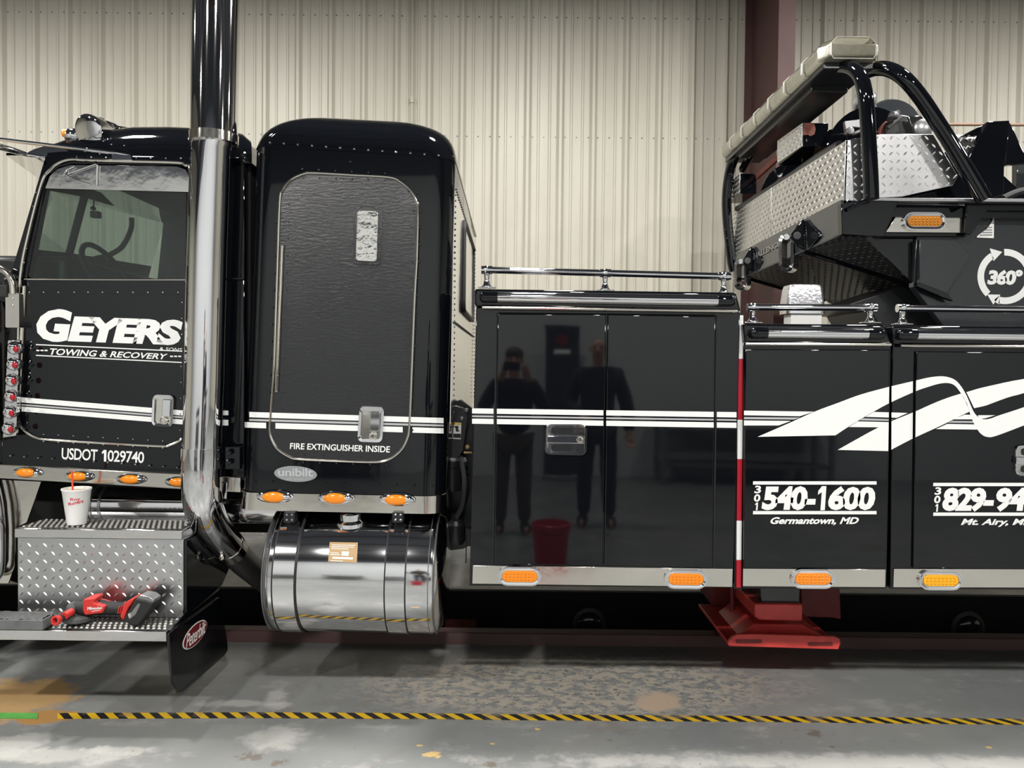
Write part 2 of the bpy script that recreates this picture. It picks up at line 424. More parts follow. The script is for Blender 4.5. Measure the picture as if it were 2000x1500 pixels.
def tape_mat():
    m, n, b = nt('hazard_tape'); setp(b, Roughness=.4); L = n.links.new
    tc = n.nodes.new('ShaderNodeTexCoord'); s = n.nodes.new('ShaderNodeSeparateXYZ'); L(tc.outputs['Object'], s.inputs[0])
    a = n.nodes.new('ShaderNodeMath'); a.operation = 'ADD'; L(s.outputs[0], a.inputs[0]); L(s.outputs[1], a.inputs[1])
    d = n.nodes.new('ShaderNodeMath'); d.operation = 'DIVIDE'; L(a.outputs[0], d.inputs[0]); d.inputs[1].default_value = .083
    f = n.nodes.new('ShaderNodeMath'); f.operation = 'FRACT'; L(d.outputs[0], f.inputs[0])
    g = n.nodes.new('ShaderNodeMath'); g.operation = 'GREATER_THAN'; L(f.outputs[0], g.inputs[0]); g.inputs[1].default_value = .5
    mx = n.nodes.new('ShaderNodeMix'); mx.data_type = 'RGBA'; L(g.outputs[0], mx.inputs[0]); mx.inputs[6].default_value = (.012, .012, .013, 1); mx.inputs[7].default_value = (.58, .36, .012, 1)
    t = n.nodes.new('ShaderNodeTexNoise'); t.inputs['Scale'].default_value = 9; t.inputs['Detail'].default_value = 8; L(tc.outputs['Object'], t.inputs['Vector'])
    r = n.nodes.new('ShaderNodeMapRange'); r.inputs[1].default_value = .54; r.inputs[2].default_value = .66; r.inputs[4].default_value = .55; L(t.outputs['Fac'], r.inputs[0])
    m2 = n.nodes.new('ShaderNodeMix'); m2.data_type = 'RGBA'; L(r.outputs[0], m2.inputs[0]); L(mx.outputs[2], m2.inputs[6]); m2.inputs[7].default_value = (.20, .165, .12, 1)
    L(m2.outputs[2], b.inputs['Base Color'])
tape_mat(); pm('green_tape', (.10, .36, .075), .45, noise=(12, .25))

# ------------------------------------------------------------------ floor, pit, walls, ceiling
WY = 7.2; X0, X1, Y0, ZC = -12.0, 12.2, -4.2, 6.3
PY0 = PZ(900, 1259, 0).y; PY1 = PZ(680, 1148, 0).y
fl = struct(MB().box((X0, Y0, -.2), (X1, PY0, 0)).build('floor', 'floor_concrete', smooth=0))
MB().box((X0, PY1, -.2), (X1, WY+.2, 0)).build('floor_slab', 'floor_concrete', fl, smooth=0)
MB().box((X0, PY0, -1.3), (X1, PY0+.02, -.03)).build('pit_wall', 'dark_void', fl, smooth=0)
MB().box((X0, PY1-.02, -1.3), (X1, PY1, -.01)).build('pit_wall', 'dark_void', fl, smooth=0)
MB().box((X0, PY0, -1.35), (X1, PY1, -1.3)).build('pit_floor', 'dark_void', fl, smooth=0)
zc = P(900, 1238, PY0).z
MB().prism([V((X0, PY0, 0)), V((X0, PY0+.02, zc)), V((X0, PY0+.11, zc)), V((X0, PY0+.11, -.03)), V((X0, PY0, -.03))], (X1-X0, 0, 0)).build('pit_curb', 'red_iron', fl, bevel=.006, label='red painted steel curb')
pr = .3048; ph = P(965.5, 350, WY).x % pr
def profile(x0, n):
    pts = []
    for k in range(n):
        c = x0+k*pr
        for dx, h in ((-.037, 0), (-.012, .034), (.012, .034), (.037, 0), (.086, 0), (.094, .010), (.106, .010), (.114, 0), (.190, 0), (.198, .010), (.210, .010), (.218, 0)):
            pts.append((c+dx, h))
    pts.append((x0+n*pr-.037, 0)); return pts
wb = struct(MB().box((X0, WY+.02, 0), (X1, WY+.2, ZC)).build('wall_back', 'wall_cream', smooth=0))
k = 0; x = X0 - (X0 % pr) + ph - pr
wm = None
while x < X1-.3:
    if wm is None:
        mb = MB(); pf = profile(0, 3); fr = [V((a, -h, 0)) for a, h in pf]+[V((pf[-1][0], .02, 0)), V((pf[0][0], .02, 0))]
        mb.prism(fr, (0, 0, ZC)); o = mb.build('wall_panel', 'wall_cream', wb, smooth=0); wm = o
    else:
        o = wm.copy(); C.objects.link(o)
    o.location = (x, WY, 0); x += 3*pr
sm = MB()
for zz in (P(895, 266, WY).z, P(1390, 165, WY).z+.6, 1.55):
    q = X0 - (X0 % pr) + ph
    while q < X1:
        for dx in (-.045, .045, .15): sm.dome((q+dx, WY, zz), (0, -1, 0), .008, n=6)
        q += pr
sm.build('panel_screws', 'grey_metal', wb, kind='stuff')
cb = MB(); cx = P(806, 120, WY).x
cb.tube([(cx, WY-.03, ZC), (cx, WY-.03, 3.2)], .012, 8); cb.lathe((cx, WY-.03, P(806, 203, WY).z), (0, 0, 1), [(0, .02), (.05, .02)], 8)
cb.build('conduit', 'wall_cream', wb)
struct(MB().box((X0-.2, Y0, 0), (X0, WY, ZC)).build('wall_left', 'wall_cream', smooth=0))
struct(MB().box((X1, Y0, 0), (X1+.2, WY, ZC)).build('wall_right', 'wall_cream', smooth=0))
wf = struct(MB().box((X0, Y0-.2, 0), (X1, Y0, ZC)).build('wall_front', 'wall_grey', smooth=0)); MB().box((X0, Y0, 4.35), (X1, Y0+.03, ZC)).build('dark_wall_top', 'ceiling_blue', wf, smooth=0)  # unseen dark upper panel, added to darken reflections in roof and stack
ce = struct(MB().box((X0-.2, Y0-.2, ZC), (X1+.2, WY+.2, ZC+.1)).build('ceiling', 'ceiling_blue', smooth=0))
for y in (-3.4, -1.6, .2, 2, 3.8, 5.6):
    MB().box((X0, y-.04, ZC-.2), (X1, y+.04, ZC)).build('purlin', 'red_iron', ce, smooth=0)
# red iron column in front of the back wall
cx0, cx1, cy = P(1520, 100, 6.25).x, P(1553, 100, 6.25).x, 6.25
col = MB(); cm = (cx0+cx1)/2
col.box((cx0, cy, 0), (cx1, cy+.014, ZC)); col.box((cx0, WY-.06, 0), (cx1, WY-.04, ZC)); col.box((cm-.006, cy+.014, 0), (cm+.006, WY-.06, ZC))
col.prism([V((cm-.07, cy-.02, 4.9)), V((cx1+.02, cy-.02, 4.9)), V((cx1+.35, cy-.02, ZC)), V((cm-.07, cy-.02, ZC))], (0, .02, 0))
tr = struct(col.build('trim_1', 'red_iron', smooth=0))
# hazard tape and green tape on the floor
def floor_strip(name, pts, w_px, mat):
    mb = MB(); a = []; b = []
    for x, y in pts:
        a.append(PZ(x, y-w_px/2, .001)); b.append(PZ(x, y+w_px/2, .001))
    up = V((0, 0, .0012)); mb.loft([a, [p+up for p in a], [p+up for p in b], b, a], cap=False, closed=False)
    return mb.build(name, mat, smooth=0)
tag(floor_strip('hazard_tape', [(112, 1398.5), (500, 1397), (850, 1399), (1000, 1401), (1500, 1404.5), (2080, 1411), (2900, 1420)], 11, 'hazard_tape'), 'yellow and black striped hazard tape along the grey floor', 'tape')
tag(floor_strip('green_tape', [(-700, 1392), (74, 1398.5)], 11, 'green_tape'), 'short length of green tape on floor at left edge', 'tape')
# high bay lamps
lh = MB().lathe((0, 0, 0), (0, 0, 1), [(0, .20), (.05, .21), (.07, .16), (.16, .09), (.20, .03)], 20)
lhm = lh.build('housing', 'lamp_housing'); lhm.name = 'housing'
lens = MB().lathe((0, 0, -.006), (0, 0, 1), [(0, .17), (.005, .175)], 20).build('lamp_lens', 'lamp_lens')
rod = MB().tube([(0, 0, .2), (0, 0, ZC-LAMP_Z)], .012, 8).build('hanger', 'lamp_housing')
first = True
for i, (x, y) in enumerate(LAMPS):
    root = thing('high_bay_lamp', 'round black high bay lamp hanging from the ceiling', 'lamp', (x, y, LAMP_Z), 'high bay lamps')
    for src in (lhm, lens, rod):
        o = src if first else src.copy()
        if not first: C.objects.link(o)
        o.parent = root
    first = False
    ld = bpy.data.lights.new('bulb', 'AREA'); ld.shape = 'DISK'; ld.size = .36; ld.energy = LAMP_W[y]; ld.color = (1, .975, .93)
    lo = bpy.data.objects.new('bulb', ld); C.objects.link(lo); lo.parent = root; lo.location = (0, 0, -.02)
# ------------------------------------------------------------------ the truck: one thing, many parts
truck = thing('tow_truck', 'long glossy black tow truck with white stripes, chrome stack and silver fuel tank', 'truck', (0.2, 4.75, 0))
def oval_light(cx, cy, w, h, d, tilt=0, lens='amber', parent=truck, name='side_marker_light'):
    """stadium lamp: chrome bezel with a raised beaded lens"""
    def stad(w_, h_, n=8):
        r = h_/2; L = w_/2-r; out = []
        for k in range(n+1): a = -PI/2+PI*k/n; out.append((L+r*math.cos(a), r*math.sin(a)))
        for k in range(n+1): a = PI/2+PI*k/n; out.append((-L+r*math.cos(a), r*math.sin(a)))
        ct, st = math.cos(tilt), math.sin(tilt)
        return [(cx+x*ct-y*st, cy+x*st+y*ct) for x, y in out]
    mb = MB(); ring(mb, stad(w, h), stad(w*.82, h*.60), d-.012, .02)
    o1, o2, o3 = pp(stad(w, h), d), pp(stad(w*.93, h*.86), d-.016), pp(stad(w*.83, h*.64), d-.013)
    mb.loft([o1, o2, o3], cap=False)
    bz = mb.build(name, 'chrome', parent, smooth=50)
    l = MB(); l.loft([pp(stad(w*.83, h*.63), d-.008), pp(stad(w*.80, h*.57), d-.016)], cap=True)
    for j in range(3):
        for i in range(8):
            x, y = (i-3.5)*w*.088, (j-1)*h*.15; ct, st = math.cos(tilt), math.sin(tilt)
            l.dome(P(cx+x*ct-y*st, cy+x*st+y*ct, d-.016), (0, -1, 0), h*.07*d/F, n=6)
    l.build('lens', lens, bz, label='beaded amber lens')
    return bz
def oval_small(cx, cy, w, h, d, parent=truck):
    c = P(cx, cy, d); s = d/F; mb = MB().ell(c, w*s/2, .014, h*s/2, 20, 8)
    mb.ell(c+V((w*s*.30, -.004, 0)), w*s*.16, .016, h*s*.24, 10, 6)
    b = mb.build('cab_marker_light', 'chrome', parent)
    MB().ell(c+V((-w*s*.02, -.010, -h*s*.02)), w*s*.31, .014, h*s*.40, 20, 8).build('lens', 'amber', b, label='oval amber lens')
def paddle_handle(q, d, parent):        # upright lever handle: bezel, dark well, paddle, lock
    o = rquad(q, 11); i = [bil(q, *uv) for uv in [((x), (y)) for x, y in rrect(.13, .13, .87, .90, .10)]]
    mb = MB(); mb.loft([pp(o, d), pp(rquad([bil(q, a, b) for a, b in ((.03, .02), (.97, .02), (.97, .98), (.03, .98))], 10), d-.016), pp(i, d-.013), pp(i, d-.002)], cap=False)
    hb = mb.build('door_handle', 'chrome', parent, smooth=50)
    panel('handle_well', i, d-.003, .002, 'stainless', hb, bevel=0)
    panel('paddle', [bil(q, *uv) for uv in rrect(.46, .15, .84, .68, .06)], d-.014, .01, 'chrome', hb, bevel=.003)
    MB().lathe(P(*bil(q, .62, .80), d), (0, -1, 0), [(0, 8*d/F), (.012, 8*d/F), (.014, 6*d/F), (.014, 3*d/F)], 16).build('lock', 'stainless', hb)

DC = 3.66                               # cab side plane
cab = MB(); cfar = MB()
def cpoly(pts, t=.05, d=DC): cab.prism(pp(pts, d), (0, t, 0))
cpoly([(6, 546), (478, 546), (478, 938), (250, 926), (2, 908)])
cpoly([(86, 311), (97, 317), (52, 546), (17, 546), (22, 528)])
cpoly([(364, 318), (478, 312), (478, 546), (361, 546)])
cpoly([(88, 303), (478, 306), (478, 326), (345, 323), (138, 320), (114, 326), (97, 340), (84, 322)])
for pts in ([(6, 546), (478, 546), (478, 938), (2, 908)], [(30, 306), (478, 306), (478, 546), (6, 546)]):   # far side, closed
    cfar.prism([p+V((0, 1.95, 0)) for p in pp(pts, DC)], (0, .05, 0))
cabo = cab.build('cab_shell', 'black', truck, bevel=.006); cfar.build('cab_far_side', 'black', cabo)
cbv = cab.bvh()
# rear wall, floor, header inside
mb = MB(); xa = P(470, 500, DC).x
mb.box((xa, DC+.05, .95), (xa+.03, DC+1.95, 2.55)); mb.box((P(20, 900, DC).x, DC+.05, 1.08), (xa, DC+1.95, 1.12))
mb.build('cab_liner', 'dark_void', cabo, smooth=0)
# roof: ribs from the gutter over the crown to the far gutter
lo = [(92, 309), (110, 309), (140, 310), (200, 311), (260, 312), (330, 313), (400, 315), (450, 317), (478, 319), (492, 319)]
hi = [(118, 292), (128, 285), (150, 274), (200, 262), (260, 254.5), (330, 254), (400, 257), (445, 262), (470, 268), (488, 284)]
rf = MB(); rings = []
for (a, b), (c, e) in zip(lo, hi):
    p, q = P(a, b, DC), P(c, e, DC+.30); r = []
    for k in range(9):
        t = PI/2*k/8; r.append(V((p.x+(q.x-p.x)*(1-math.cos(t)), p.y+(q.y-p.y)*(1-math.cos(t)), p.z+(q.z-p.z)*math.sin(t))))
    r += [q+V((0, y, .015)) for y in (.35, .7, 1.05)] + [V((v.x, 2*DC+2.0-v.y, v.z)) for v in reversed(r)]
    rings.append(r)
rf.loft(rings, cap=False, closed=False); front, back = rings[0], rings[-1]
rf.poly(front); rf.poly(list(reversed(back)))
roof = rf.build('cab_roof', 'black', cabo, smooth=60); rbv = rf.bvh()
rivets('roof_rivets', [(x, 306+(x-160)*.016) for x in range(150, 372, 29)]+[(218, 282), (243, 284), (166, 295), (195, 300)], rbv, cabo, .006, 'chrome')
# door
dlo = [(40, 545), (363, 546), (363, 840), (355, 857), (332, 868), (312, 870.5), (200, 864), (100, 858), (70, 853), (50, 841), (37, 824), (31, 800)]
door = panel('cab_door', dlo, DC-.012, .012, 'black', truck, bevel=.004)
path = [(31, 800), (35, 680), (40, 540), (57, 450), (82, 355), (95, 335), (110, 320.5), (135, 311.5), (175, 312.5), (250, 314.5), (345, 317), (361, 322), (371, 331), (370, 400), (364, 600), (360, 840), (355, 857), (332, 869), (312, 871), (200, 865), (100, 859), (70, 854), (50, 842), (37, 825)]
closed_tube(MB(), [P(x, y, DC-.014) for x, y in cr2(path+path[:1], 5)[:-1]], .0068).build('door_trim', 'stainless', door)
hm = MB(); hm.tube([P(47, 560, DC-.018), P(36, 798, DC-.018)], .010, 10)
for k in range(9):
    x, y = 47-11*k/8, 560+238*k/8; hm.lathe(P(x, y, DC-.018), (0, 0, 1), [(-.001, .0108), (.003, .0108)], 10)
hm.build('door_hinge', 'stainless', door)
tube_px(MB(), [(48, 545.5), (363, 546.5)], DC-.016, .0045).build('sill_trim', 'stainless', door)
panel('side_glass', [(90, 366), (369, 374), (363, 546), (49, 546)], DC+.006, .004, 'tinted_glass', door, bevel=0)
sh = [(88, 368), (97, 344), (112, 330), (138, 322), (345, 325), (362, 331), (370, 345), (369, 375)]
panel('window_shade', sh, DC-.002, .003, 'chrome_wavy', door, bevel=.001, label='polished steel shade across top of side window')
mb = MB(); tube_px(mb, [(190, 322), (189, 340), (188.5, 362)], DC-.012, .0045, 6); tube_px(mb, [(122, 345), (130, 332), (145, 325)], DC-.012, .003, 6)
tube_px(mb, [(126, 340), (150, 352), (176, 360)], DC-.01, .0035, 6, 3); tube_px(mb, [(132, 340), (188, 320)], DC-.01, .0028, 6)
mb.build('shade_bracket', 'chrome', door)
fr = [(x, 570.5) for x in (57, 85, 114, 145, 172, 200, 230, 260, 289, 318, 348)]
fr += [(61, 667), (60, 680), (59, 728), (57, 764), (53, 825)] + line_px(85, 848, 318, 861, 9) + line_px(85, 862, 318, 875, 9) + line_px(20, 890, 346, 913, 13) + line_px(70, 375, 42, 540, 7)
fr += line_px(356, 590, 352, 840, 9)
rivets('door_rivets', fr, DC-.012, door, .005, 'chrome')
tube_px(MB(), [(52, 573), (352, 575)], DC-.0115, .0012, 5).build('panel_seam', 'black_satin', door)
for a, b in ((776, 786), (794, 803.5)): decal(MB(), [(42, a), (357, a+25.5), (357, b+25.5), (42, b)], DC-.012).build('stripe', 'white_vinyl', door)
mb = MB(); decal(mb, [(42, 789), (357, 813.5), (357, 817), (42, 792)], DC-.012); mb.build('pinstripe', 'grey_vinyl', door)
paddle_handle([(297, 769), (341, 771), (338, 836), (294, 833)], DC-.012, door)
# lettering on the door
fd = lambda x, y: P(x, y, DC-.014)
mb = MB()
text(mb, 'G', [(73, 603), (141, 604), (137, 671), (69, 664)], fd, .05, .12)
text(mb, 'EYERS', [(137, 617), (357, 625), (355, 675), (132, 667)], fd, .055, .12, .86)
mb.build('company_lettering', 'white_vinyl', door)
mb = MB()
text(mb, '& SONS', [(312, 678), (356, 680), (355, 686.5), (311, 684.5)], fd, .01, .1, 1.05)
text(mb, 'TOWING & RECOVERY', [(98, 680), (328, 691), (325, 702), (96, 693)], fd, .022, .15, 1.0)
for x in (71, 79, 87): decal(mb, [(x, 683), (x+6, 683.3), (x+6, 686), (x, 685.7)], DC-.013)
for x in (332, 340, 348): decal(mb, [(x, 694.5), (x+6, 694.8), (x+6, 697.5), (x, 697.2)], DC-.013)
decal(mb, [(70, 672), (356, 685), (356, 687), (70, 674)], DC-.013); decal(mb, [(70, 693), (355, 707), (355, 709), (70, 695)], DC-.013)
mb.build('service_lettering', 'white_vinyl', door)
mb = MB(); fu = lambda x, y: P(x, y, DC-.002); text(mb, 'USDOT', [(121, 874.5), (191, 878), (190, 900.5), (120, 897)], fu, .014, 0, .92); text(mb, '1', [(199, 878.5), (208, 879), (207.5, 901.5), (199, 901)], fu); text(mb, '029740', [(210.5, 879), (282, 882.5), (281, 905), (210, 901.5)], fu, .014, 0, .92); mb.build('registration_lettering', 'white_vinyl', cabo)
# stainless rocker strip with four marker lights
st = MB().prism(pp([(-40, 905), (355, 925.5), (470, 932), (470, 962), (355, 956), (-40, 932)], DC-.02), (0, .03, 0)).build('rocker_strip', 'stainless', truck, bevel=.004)
for x, y in ((54, 922.5), (155, 930), (257, 935.5), (352, 941)): oval_small(x, y, 62, 22, DC-.022, st)
panel('corner_strip', [(428, 941), (444, 942), (442, 975), (426, 974)], DC-.024, .02, 'chrome', st)
for a, b in ((802, 811), (820, 831)): decal(MB(), [(428, a), (446, a), (446, b), (428, b)], DC-.001).build('stripe', 'white_vinyl', cabo)
# windscreen halves seen through the side window
A1, A2 = P(99, 372, DC+.1), P(66, 487, DC+.1); B1, B2 = P(165, 384, 4.55), P(136, 494, 4.55); E1, E2 = P(322, 432, 5.55), P(296, 520, 5.55)
ws = MB()
for a, b, c, e in ((A1, B1, B2, A2), (B1, E1, E2, B2)): ws.poly([a, b, c, e])
wso = ws.build('windscreen', 'clear_glass', cabo, smooth=0)
mb = MB(); mb.tube([B1+(B1-B2)*.15, B2-(B1-B2)*.15], .022, 8); mb.build('windscreen_post', 'black_satin', wso)
up = V((.12, 0, .30)); dn = V((-.2, 0, -.75))
mb = MB()
for a, b in ((A1, B1), (B1, E1)): mb.prism([a, b, b+up, a+up], (-.02, 0, 0))
for a, b in ((A2, B2), (B2, E2)): mb.prism([a, b, b+dn, a+dn], (-.02, 0, 0))
mb.prism([E1+V((0, 0, .1)), E1+V((.6, 0, .1)), E2+V((.6, 0, -.5)), E2+V((0, 0, -.5))], (0, .02, 0))
mb.tube(cat_rom([P(257, 425, 4.9), P(256, 447, 4.9), P(240, 480, 4.8), P(215, 497, 4.7), P(185, 505, 4.6)], 5), .016, 8)
mb.build('windscreen_surround', 'dark_void', cabo, smooth=0)
mb = MB().box((P(70, 520, 4.0).x-.15, DC+.12, 1.35), (P(70, 520, 4.0).x+.28, DC+1.85, P(150, 520, 4.2).z)); dash = mb.build('dashboard', 'black_satin', cabo, bevel=.03)
mb = MB(); cw = P(215, 545, 4.0); ax = V((1, .0, .55)).normalized(); u = V((0, 1, 0)); q = ax.cross(u)
closed_tube(mb, [cw+(u*math.cos(2*PI*k/24)+q*math.sin(2*PI*k/24))*.2 for k in range(24)], .014)
for k in range(3): a = 2*PI*k/3+.5; mb.tube([cw-ax*.04, cw+(u*math.cos(a)+q*math.sin(a))*.2], .012, 6)
mb.tube([cw-ax*.3, cw-ax*.03], .03, 8); mb.build('steering_wheel', 'black_satin', cabo)
for dy in (.45, 1.4):
    s = MB(); bx = P(330, 500, DC+.45).x
    s.box((bx-.55, DC+dy-.24, 1.35), (bx+.02, DC+dy+.24, 1.5)); s.prism([V((bx-.05, DC+dy-.23, 1.45)), V((bx+.10, DC+dy-.23, 1.45)), V((bx+.20, DC+dy-.20, 2.12)), V((bx+.07, DC+dy-.20, 2.12))], (0, .43, 0)); s.box((bx-.3, DC+dy-.15, 1.1), (bx-.1, DC+dy+.15, 1.36))
    s.build('seat', 'seat_cloth', cabo, bevel=.04)
mb = MB().box((P(183, 405, 4.2).x-.02, 4.2, P(183, 424, 4.2).z), (P(183, 405, 4.2).x+.022, 4.24, P(183, 412, 4.2).z)); mb.tube([P(183, 380, 4.22), P(183, 415, 4.22)], .004, 6); mb.ell(P(182, 407, 4.2), .016, .016, .012, 8, 6); mb.build('camera_mount', 'black_satin', cabo)
# visor over the windscreen
Ap, Ar = P(12, 303.5, 3.68), P(137, 304, 3.68)
v1 = [Ap, V((-2.70, 4.62, Ap.z+.01)), V((Ap.x, 5.55, Ap.z))]; v2 = [Ar, V((Ar.x-.2, 4.62, Ar.z+.05)), V((Ar.x, 5.55, Ar.z))]
mb = MB(); th = V((0, 0, .012)); mb.loft([v1, v2, [p+th for p in v2], [p+th for p in v1], v1], cap=False, closed=False)
mb.prism(pp([(49, 299), (66, 291), (82, 286), (110, 281), (128, 288), (136, 299), (137, 309), (110, 310), (50, 304.5)], 3.668), (0, .03, 0))
mb.tube([P(86, 316, 3.66), P(62, 303, 3.70)], .006, 6)
mb.build('sun_visor', 'chrome', truck, bevel=.004)
# mirror arms and brackets
mb = MB(); mb.tube([P(-20, 270, 3.42), P(120, 286.5, 3.56), P(225, 299, DC-.02)], .0085, 10); mb.tube([P(225, 298, DC-.03), P(254, 303, DC-.02)], .004, 6)
mb.prism(pp([(218, 296), (222, 296), (222, 300), (255, 303), (257, 312), (219, 312)], DC-.025), (0, .02, 0)); mb.build('mirror_arm', 'chrome', truck)
mb = MB(); mb.tube([P(-20, 282, 3.5), P(22, 293, 3.58), P(52, 302, 3.64), P(86, 307, DC)], [.016, .014, .011, .006], 10); mb.build('mirror_arm', 'chrome', truck)
mb = MB(); tube_px(mb, [(-12, 521), (2, 526), (16, 536), (24, 551), (26, 575)], 3.6, .016, 12, 4)
mb.prism(pp(rrect(10, 572, 37, 640, 3), 3.6), (0, .06, 0)); mb.tube([P(9, 545, 3.61), P(20, 538, 3.61)], .006, 6); mb.dome(P(25, 583, 3.6), (0, -1, 0), .007); mb.dome(P(25, 597, 3.6), (0, -1, 0), .007)
mb.build('mirror_bracket', 'stainless', truck, bevel=.003); panel('bracket_pad', [(-10, 556), (12, 556), (12, 580), (-10, 580)], 3.59, .05, 'black_rubber', truck)
# air cleaner edge and its light bar
mb = MB(); mb.lathe(P(-38, 860, 3.62), (0, 0, 1), [(0, .10), (.62, .10), (.66, .09)], 24); ac = mb.build('air_cleaner', 'stainless', truck)
lb = MB().prism(pp([(15, 664), (37, 664), (31, 851), (5, 855)], 3.6), (0, .02, 0)).build('light_bar', 'chrome', ac, bevel=.003)
for k in range(6):
    x, y = 26-2.1*k, 680+31.4*k; c = P(x, y, 3.595)
    b = MB().lathe(c+V((0, .02, 0)), (.35, -1, 0), [(0, .034), (.02, .033), (.035, .024), (.042, .010)], 14).build('bullet_lamp', 'chrome', ac)
    MB().ell(P(x+5, y+2, 3.555), .013, .010, .015, 10, 8).build('lens', 'red_lens', b)
panel('cowl_side', [(-30, 555), (40, 548), (30, 906), (-30, 904)], DC+.02, .04, 'black', cabo)
# horn and marker on the cab roof
hc = P(170, 254, 3.70); hax = V((-.22, -.95, -.22)).normalized()
mb = MB(); mb.lathe(hc-hax*.02, hax, [(-.16, .020), (-.11, .036), (-.06, .062), (-.015, .070), (.005, .075), (.012, .075), (.016, .070), (.020, .062), (.023, .035), (.024, .004)], 32)
mb.tube(cat_rom([hc-hax*.12, P(197, 241, 3.88), P(222, 249, 3.95), P(250, 254, 4.0)], 4), [.03]*5+[.022]*4+[.014]*4, 10); mb.lathe(P(176, 292, 3.76), (0, 0, 1), [(0, .03), (.02, .022), (.05, .016)], 12)
mb.build('air_horn', 'chrome', truck)
mb = MB().lathe(P(155, 268, 3.78), (-.9, -.4, .1), [(-.03, .02), (.0, .038), (.04, .036), (.06, .024)], 16); mb.lathe(P(146, 285, 3.80), (0, 0, 1), [(0, .03), (.03, .02)], 12); ml = mb.build('roof_marker_lamp', 'chrome', truck)
MB().lathe(P(136, 262, 3.76), (-.9, -.45, .05), [(-.01, .022), (.012, .022), (.03, .017), (.036, .006)], 16).build('lens', 'amber', ml, label='round amber lens')

# ------------------------------------------------------------------ exhaust stack
DS = 3.54
mb = MB(); mb.tube([P(424, -60, DS), P(418, 268, DS)], 0.1035, 40); mb.tube([P(418, 268, DS), P(411, 290, DS), P(405, 500, DS), P(399, 750, DS), P(394, 880, DS)], 0.0866, 40)
mb.tube(cat_rom([P(394, 880, DS), P(393, 930, DS), P(395, 972, DS+.02), P(404, 1008, DS+.08), P(423, 1040, DS+.18), P(449, 1070, DS+.34)], 6), [0.0885]*18+[.0885-.0009*k for k in range(13)], 40)
stk = mb.build('exhaust_stack', 'chrome', truck, smooth=50)
mb = MB(); mb.tube([P(418, 263, DS), P(417.7, 281, DS)], 0.1082, 40); mb.build('clamp_ring', 'stainless', stk)
mb = MB(); mb.tube([P(393.6, 874, DS), P(393, 914, DS)], 0.0918, 40); mb.build('clamp_ring', 'chrome', stk)
mb = MB(); e0, e1 = P(443, 1063, DS+.30), P(452, 1074, DS+.36); mb.tube([e0, e1], 0.082, 32); mb.dome(P(432, 1088, DS+.2), (0, -1, 0), .02); mb.build('clamp_ring', 'stainless', stk)
mb = MB(); mb.tube([e1, P(478, 1100, DS+.62), P(520, 1135, DS+.95)], 0.072, 24); mb.build('exhaust_pipe', 'grey_metal', stk)
mb = MB(); mb.box(P(440, 916, DS+.02), P(474, 872, DS+.06)); mb.dome(P(447, 883, DS), (0, -1, 0), .014); mb.dome(P(447, 902, DS), (0, -1, 0), .014); mb.build('stack_bracket', 'black', stk)
# ------------------------------------------------------------------ steps
XR = PX(355, 1037, 0.0001).x if False else -1.4835
DF, DL = 3.45, 3.297                    # upper and lower step front
ut = P(200, 1034, DF).z; ub = P(200, 1052, DF).z; lt = P(200, 1232, DL).z; lbz = P(200, 1252, DL).z
xl = P(28, 1040, DF).x; dk = PZ(200, 1016, ut).y
mb = MB(); mb.box((xl, DF, ub), (XR, DF+.012, ut)); mb.box((xl, DF+.012, ut-.012), (XR, dk, ut)); us = mb.build('upper_step', 'chrome_wavy', truck, bevel=.003)
mb = MB(); mb.box((xl, DF+.02, lt), (XR-.001, dk+.25, ub-.002)); sb = mb.build('step_box', 'tread_alu', truck, bevel=.004)
z1, z0 = P(200, 1060, DF).z, lt+.012
mb = MB(); tread(mb, [(xl, DF+.02, z1), (XR, DF+.02, z1), (XR, DF+.02, z0), (xl, DF+.02, z0)], .0345, .027, .0085, .003); mb.build('tread_lozenges', 'tread_glint', sb, kind='stuff')
def cleats(x0, x1, y0, y1, z, par):     # saw-toothed grip surface
    mb = MB(); nx, ny = int((x1-x0)/.024), int((y1-y0)/.030)
    for i in range(nx):
        for j in range(ny):
            cx, cy_ = x0+(x1-x0)*(i+.5+(.5 if j % 2 else 0)*.9)/nx, y0+(y1-y0)*(j+.5)/ny
            if cx > x1-.008: continue
            mb.add([(cx-.008, cy_-.006, z), (cx+.008, cy_-.006, z), (cx+.008, cy_+.006, z), (cx-.008, cy_+.006, z), (cx-.004, cy_, z+.007), (cx+.004, cy_, z+.007)], [(0, 1, 5, 4), (1, 2, 5), (2, 3, 4, 5), (3, 0, 4)])
    mb.build('grip_cleats', 'cleat', par, kind='stuff', smooth=0); MB().box((x0-.004, y0-.002, z), (x1+.004, y1+.002, z+.001)).build('grip_shade', 'tread_dark', par, smooth=0)  # dark sheet painted as the shade between cleats
cleats(xl+.01, XR-.01, DF+.02, dk, ut, us)
mb = MB(); x2 = P(-60, 1240, DL).x
mb.box((x2, DL, lbz), (XR, DL+.012, lt)); mb.box((x2, DL+.012, lt-.012), (XR, DF+.03, lt)); ls = mb.build('lower_step', 'chrome_wavy', truck, bevel=.003)
cleats(P(-40, 1230, DL).x, XR-.008, DL+.015, DF+.015, lt, ls)
